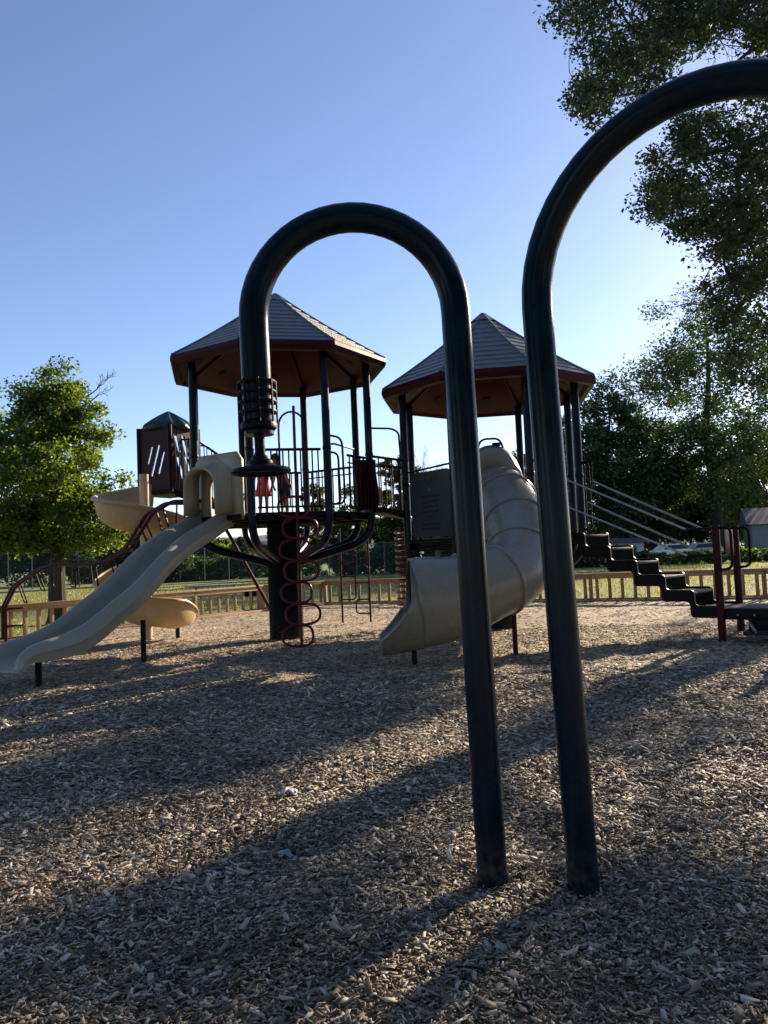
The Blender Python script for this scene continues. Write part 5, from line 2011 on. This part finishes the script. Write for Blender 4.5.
def crumple(name, label, cat, px, py, size, mat, seed, mats2=None):
    d2 = ray(px, py)
    k2 = -(H - 0.05) / d2.z
    p = V((d2.x * k2, d2.y * k2, 0))
    p.z = bed_height(p.x, p.y) + size[2] * 0.35
    t = thing(name, label, cat, p)
    o = MB()
    rws = []
    for i in range(9):
        u = i / 8 - 0.5
        rws.append([p + V((u * size[0], v_ * size[1], size[2] * 0.4 + size[2] * 0.9 * mnoise.noise(V((u * 4 + seed, v_ * 4, seed))) + 0.3 * size[2] * math.cos(u * 5))) + V((mnoise.noise(V((v_ * 5, u * 3, seed))) * size[0] * 0.1, 0, 0)) for v_ in np.linspace(-0.5, 0.5, 7)])
    o.grid(rws)
    o.build('crumpled_sheet', mat, t, solid=0.003, ang=15)
    return t, p


crumple('paper_scrap', 'pale crumpled scrap lying on the wood chips nearer the towers', 'litter', 288, 795, (0.11, 0.07, 0.035), M['paper'], 3)
t_, p_ = crumple('food_wrapper', 'crumpled blue grey wrapper on the wood chips left of the poles', 'litter', 284, 853, (0.085, 0.05, 0.03), M['paperblue'], 8)
MB().box(p_ + V((-0.04, -0.014, 0.016)), (0.03, 0.03, 0.02), 0.4, 0.006).build('torn_end', M['paperred'], t_)
MB().box(p_ + V((0.045, 0.01, 0.022)), (0.022, 0.03, 0.03), 0.2, 0.006).build('torn_end', M['rubber'], t_)


# ------------------------------------------------------------------ houses, cars, hills far behind
def house(label, px, D, w, dp, h, roof_h, wall, rz, name='house', win=2):
    p = at(px, 556, D)
    p.z = 0
    t = thing(name, label, 'house', p, 'houses far behind the trees')
    rm = Matrix.Rotation(rz, 3, 'Z')
    MB().box(p + V((0, 0, h / 2)), (w, dp, h), rz).build('wall', M[wall], t, smooth=False)
    ov = 0.4
    hw_, hd_ = w / 2 + ov, dp / 2 + ov
    P = [(-hw_, -hd_, h), (hw_, -hd_, h), (hw_, hd_, h), (-hw_, hd_, h), (-hw_, 0, h + roof_h), (hw_, 0, h + roof_h)]
    P = [p + rm @ V(q_) for q_ in P]
    MB().add([q_ + V((0, 0, 0.003)) for q_ in P], [(0, 1, 5, 4), (2, 3, 4, 5), (0, 4, 3), (1, 2, 5), (3, 2, 1, 0)]).build('roof', M['darkroof'], t, smooth=False)
    for i in range(win):
        x = -w / 2 + w * (i + 0.5) / win
        f_ = MB().box(p + rm @ V((x, -dp / 2 - 0.03, h * 0.55)), (1.2, 0.08, 1.2), rz).build('window', M['siding2'], t, smooth=False)
        MB().box(p + rm @ V((x, -dp / 2 - 0.075, h * 0.55)), (1.0, 0.03, 1.0), rz).build('pane', M['glass'], f_, smooth=False)
    return t


house('grey sided house at the right edge beyond the shrubs', 822, 70, 12, 8, 2.9, 1.6, 'siding', R(-20))
house('pale low shed roof showing behind the upper stair treads', 624, 74, 2.6, 3, 1.75, 0.5, 'siding2', R(10), 'shed', 1)
house('small faded blue shed behind the hedge near the tower column', 256, 82, 3.0, 3, 2.9, 0.7, 'bluesheet', R(0), 'shed', 1)


def car(label, px, D, paint_, rz):
    p = at(px, 556, D)
    p.z = 0
    t = thing('parked_car', label, 'car', p, 'cars parked behind the trees')
    rm = Matrix.Rotation(rz, 3, 'Z')
    side = [(-2.2, 0.35), (-2.25, 0.75), (-2.1, 0.92), (-1.35, 1.0), (-0.75, 1.45), (0.75, 1.5), (1.45, 1.02), (2.1, 0.92), (2.2, 0.7), (2.2, 0.35)]
    o = MB()
    for (y0, ins) in ((-0.85, 0.0),):
        n = len(side)
        A = [p + rm @ V((x, -0.85 + (0.12 if z > 1.1 else 0), z)) for x, z in side]
        B = [p + rm @ V((x, 0.85 - (0.12 if z > 1.1 else 0), z)) for x, z in side]
        o.add(A + B, [tuple(range(n)), tuple(range(n, 2 * n))[::-1]] + [(i, (i + 1) % n, n + (i + 1) % n, n + i) for i in range(n)])
    o.build('body', M[paint_], t, smooth=False)
    for s_ in (-1, 1):
        g_ = [(-1.2, 1.03), (-0.7, 1.38), (0.68, 1.42), (1.25, 1.05)]
        MB().add([p + rm @ V((x, s_ * (0.86 if z < 1.1 else 0.755), z)) for x, z in g_], [(0, 1, 2, 3)]).build('side_window', M['glass'], t, smooth=False)
        for x in (-1.35, 1.35):
            c_ = p + rm @ V((x, 0.78 * s_, 0.33))
            ax_ = rm @ V((0, 1, 0))
            MB().tube([c_ - ax_ * 0.1, c_ + ax_ * 0.1], 0.33, 16).build('wheel', M['rubber'], t)
    return t


car('white car parked behind the shrubs left of the handrail posts', 672, 66, 'white', R(8))
car('silver car parked behind the staircase handrails', 703, 69, 'silver', R(4))

# distant wooded hills, with blue air haze put into their colour
def haze_hill_mat():
    mt, nt, b = new_mat('haze_tinted_hill')
    n1 = N(nt, 'ShaderNodeTexNoise', Scale=0.03, Detail=6)
    tc = N(nt, 'ShaderNodeTexCoord')
    nt.links.new(tc.outputs['Object'], n1.inputs['Vector'])
    rp = ramp(nt, [(0.3, (0.05, 0.075, 0.085)), (0.7, (0.10, 0.125, 0.13))])
    nt.links.new(n1.outputs['Fac'], rp.inputs['Fac'])
    nt.links.new(rp.outputs['Color'], b.inputs['Base Color'])
    b.inputs['Roughness'].default_value = 1
    return mt


hm2 = MB()
rows = []
for i in range(81):
    x = -1500 + 3000 * i / 80
    top = 62 + 22 * mnoise.noise(V((x * 0.0022, 1.3, 0))) + 6 * mnoise.noise(V((x * 0.02, 5, 0)))
    rows.append([V((x, 1150 + j * 130, (top * math.sin(PI * min(1, j / 6) / 2) if j < 7 else top) - (2 if j == 0 else 0))) for j in range(9)])
hm2.grid(rows)
tag(hm2.build('hills', haze_hill_mat()), 'low wooded hills on the horizon, coloured blue green for air haze', None, kind='structure')
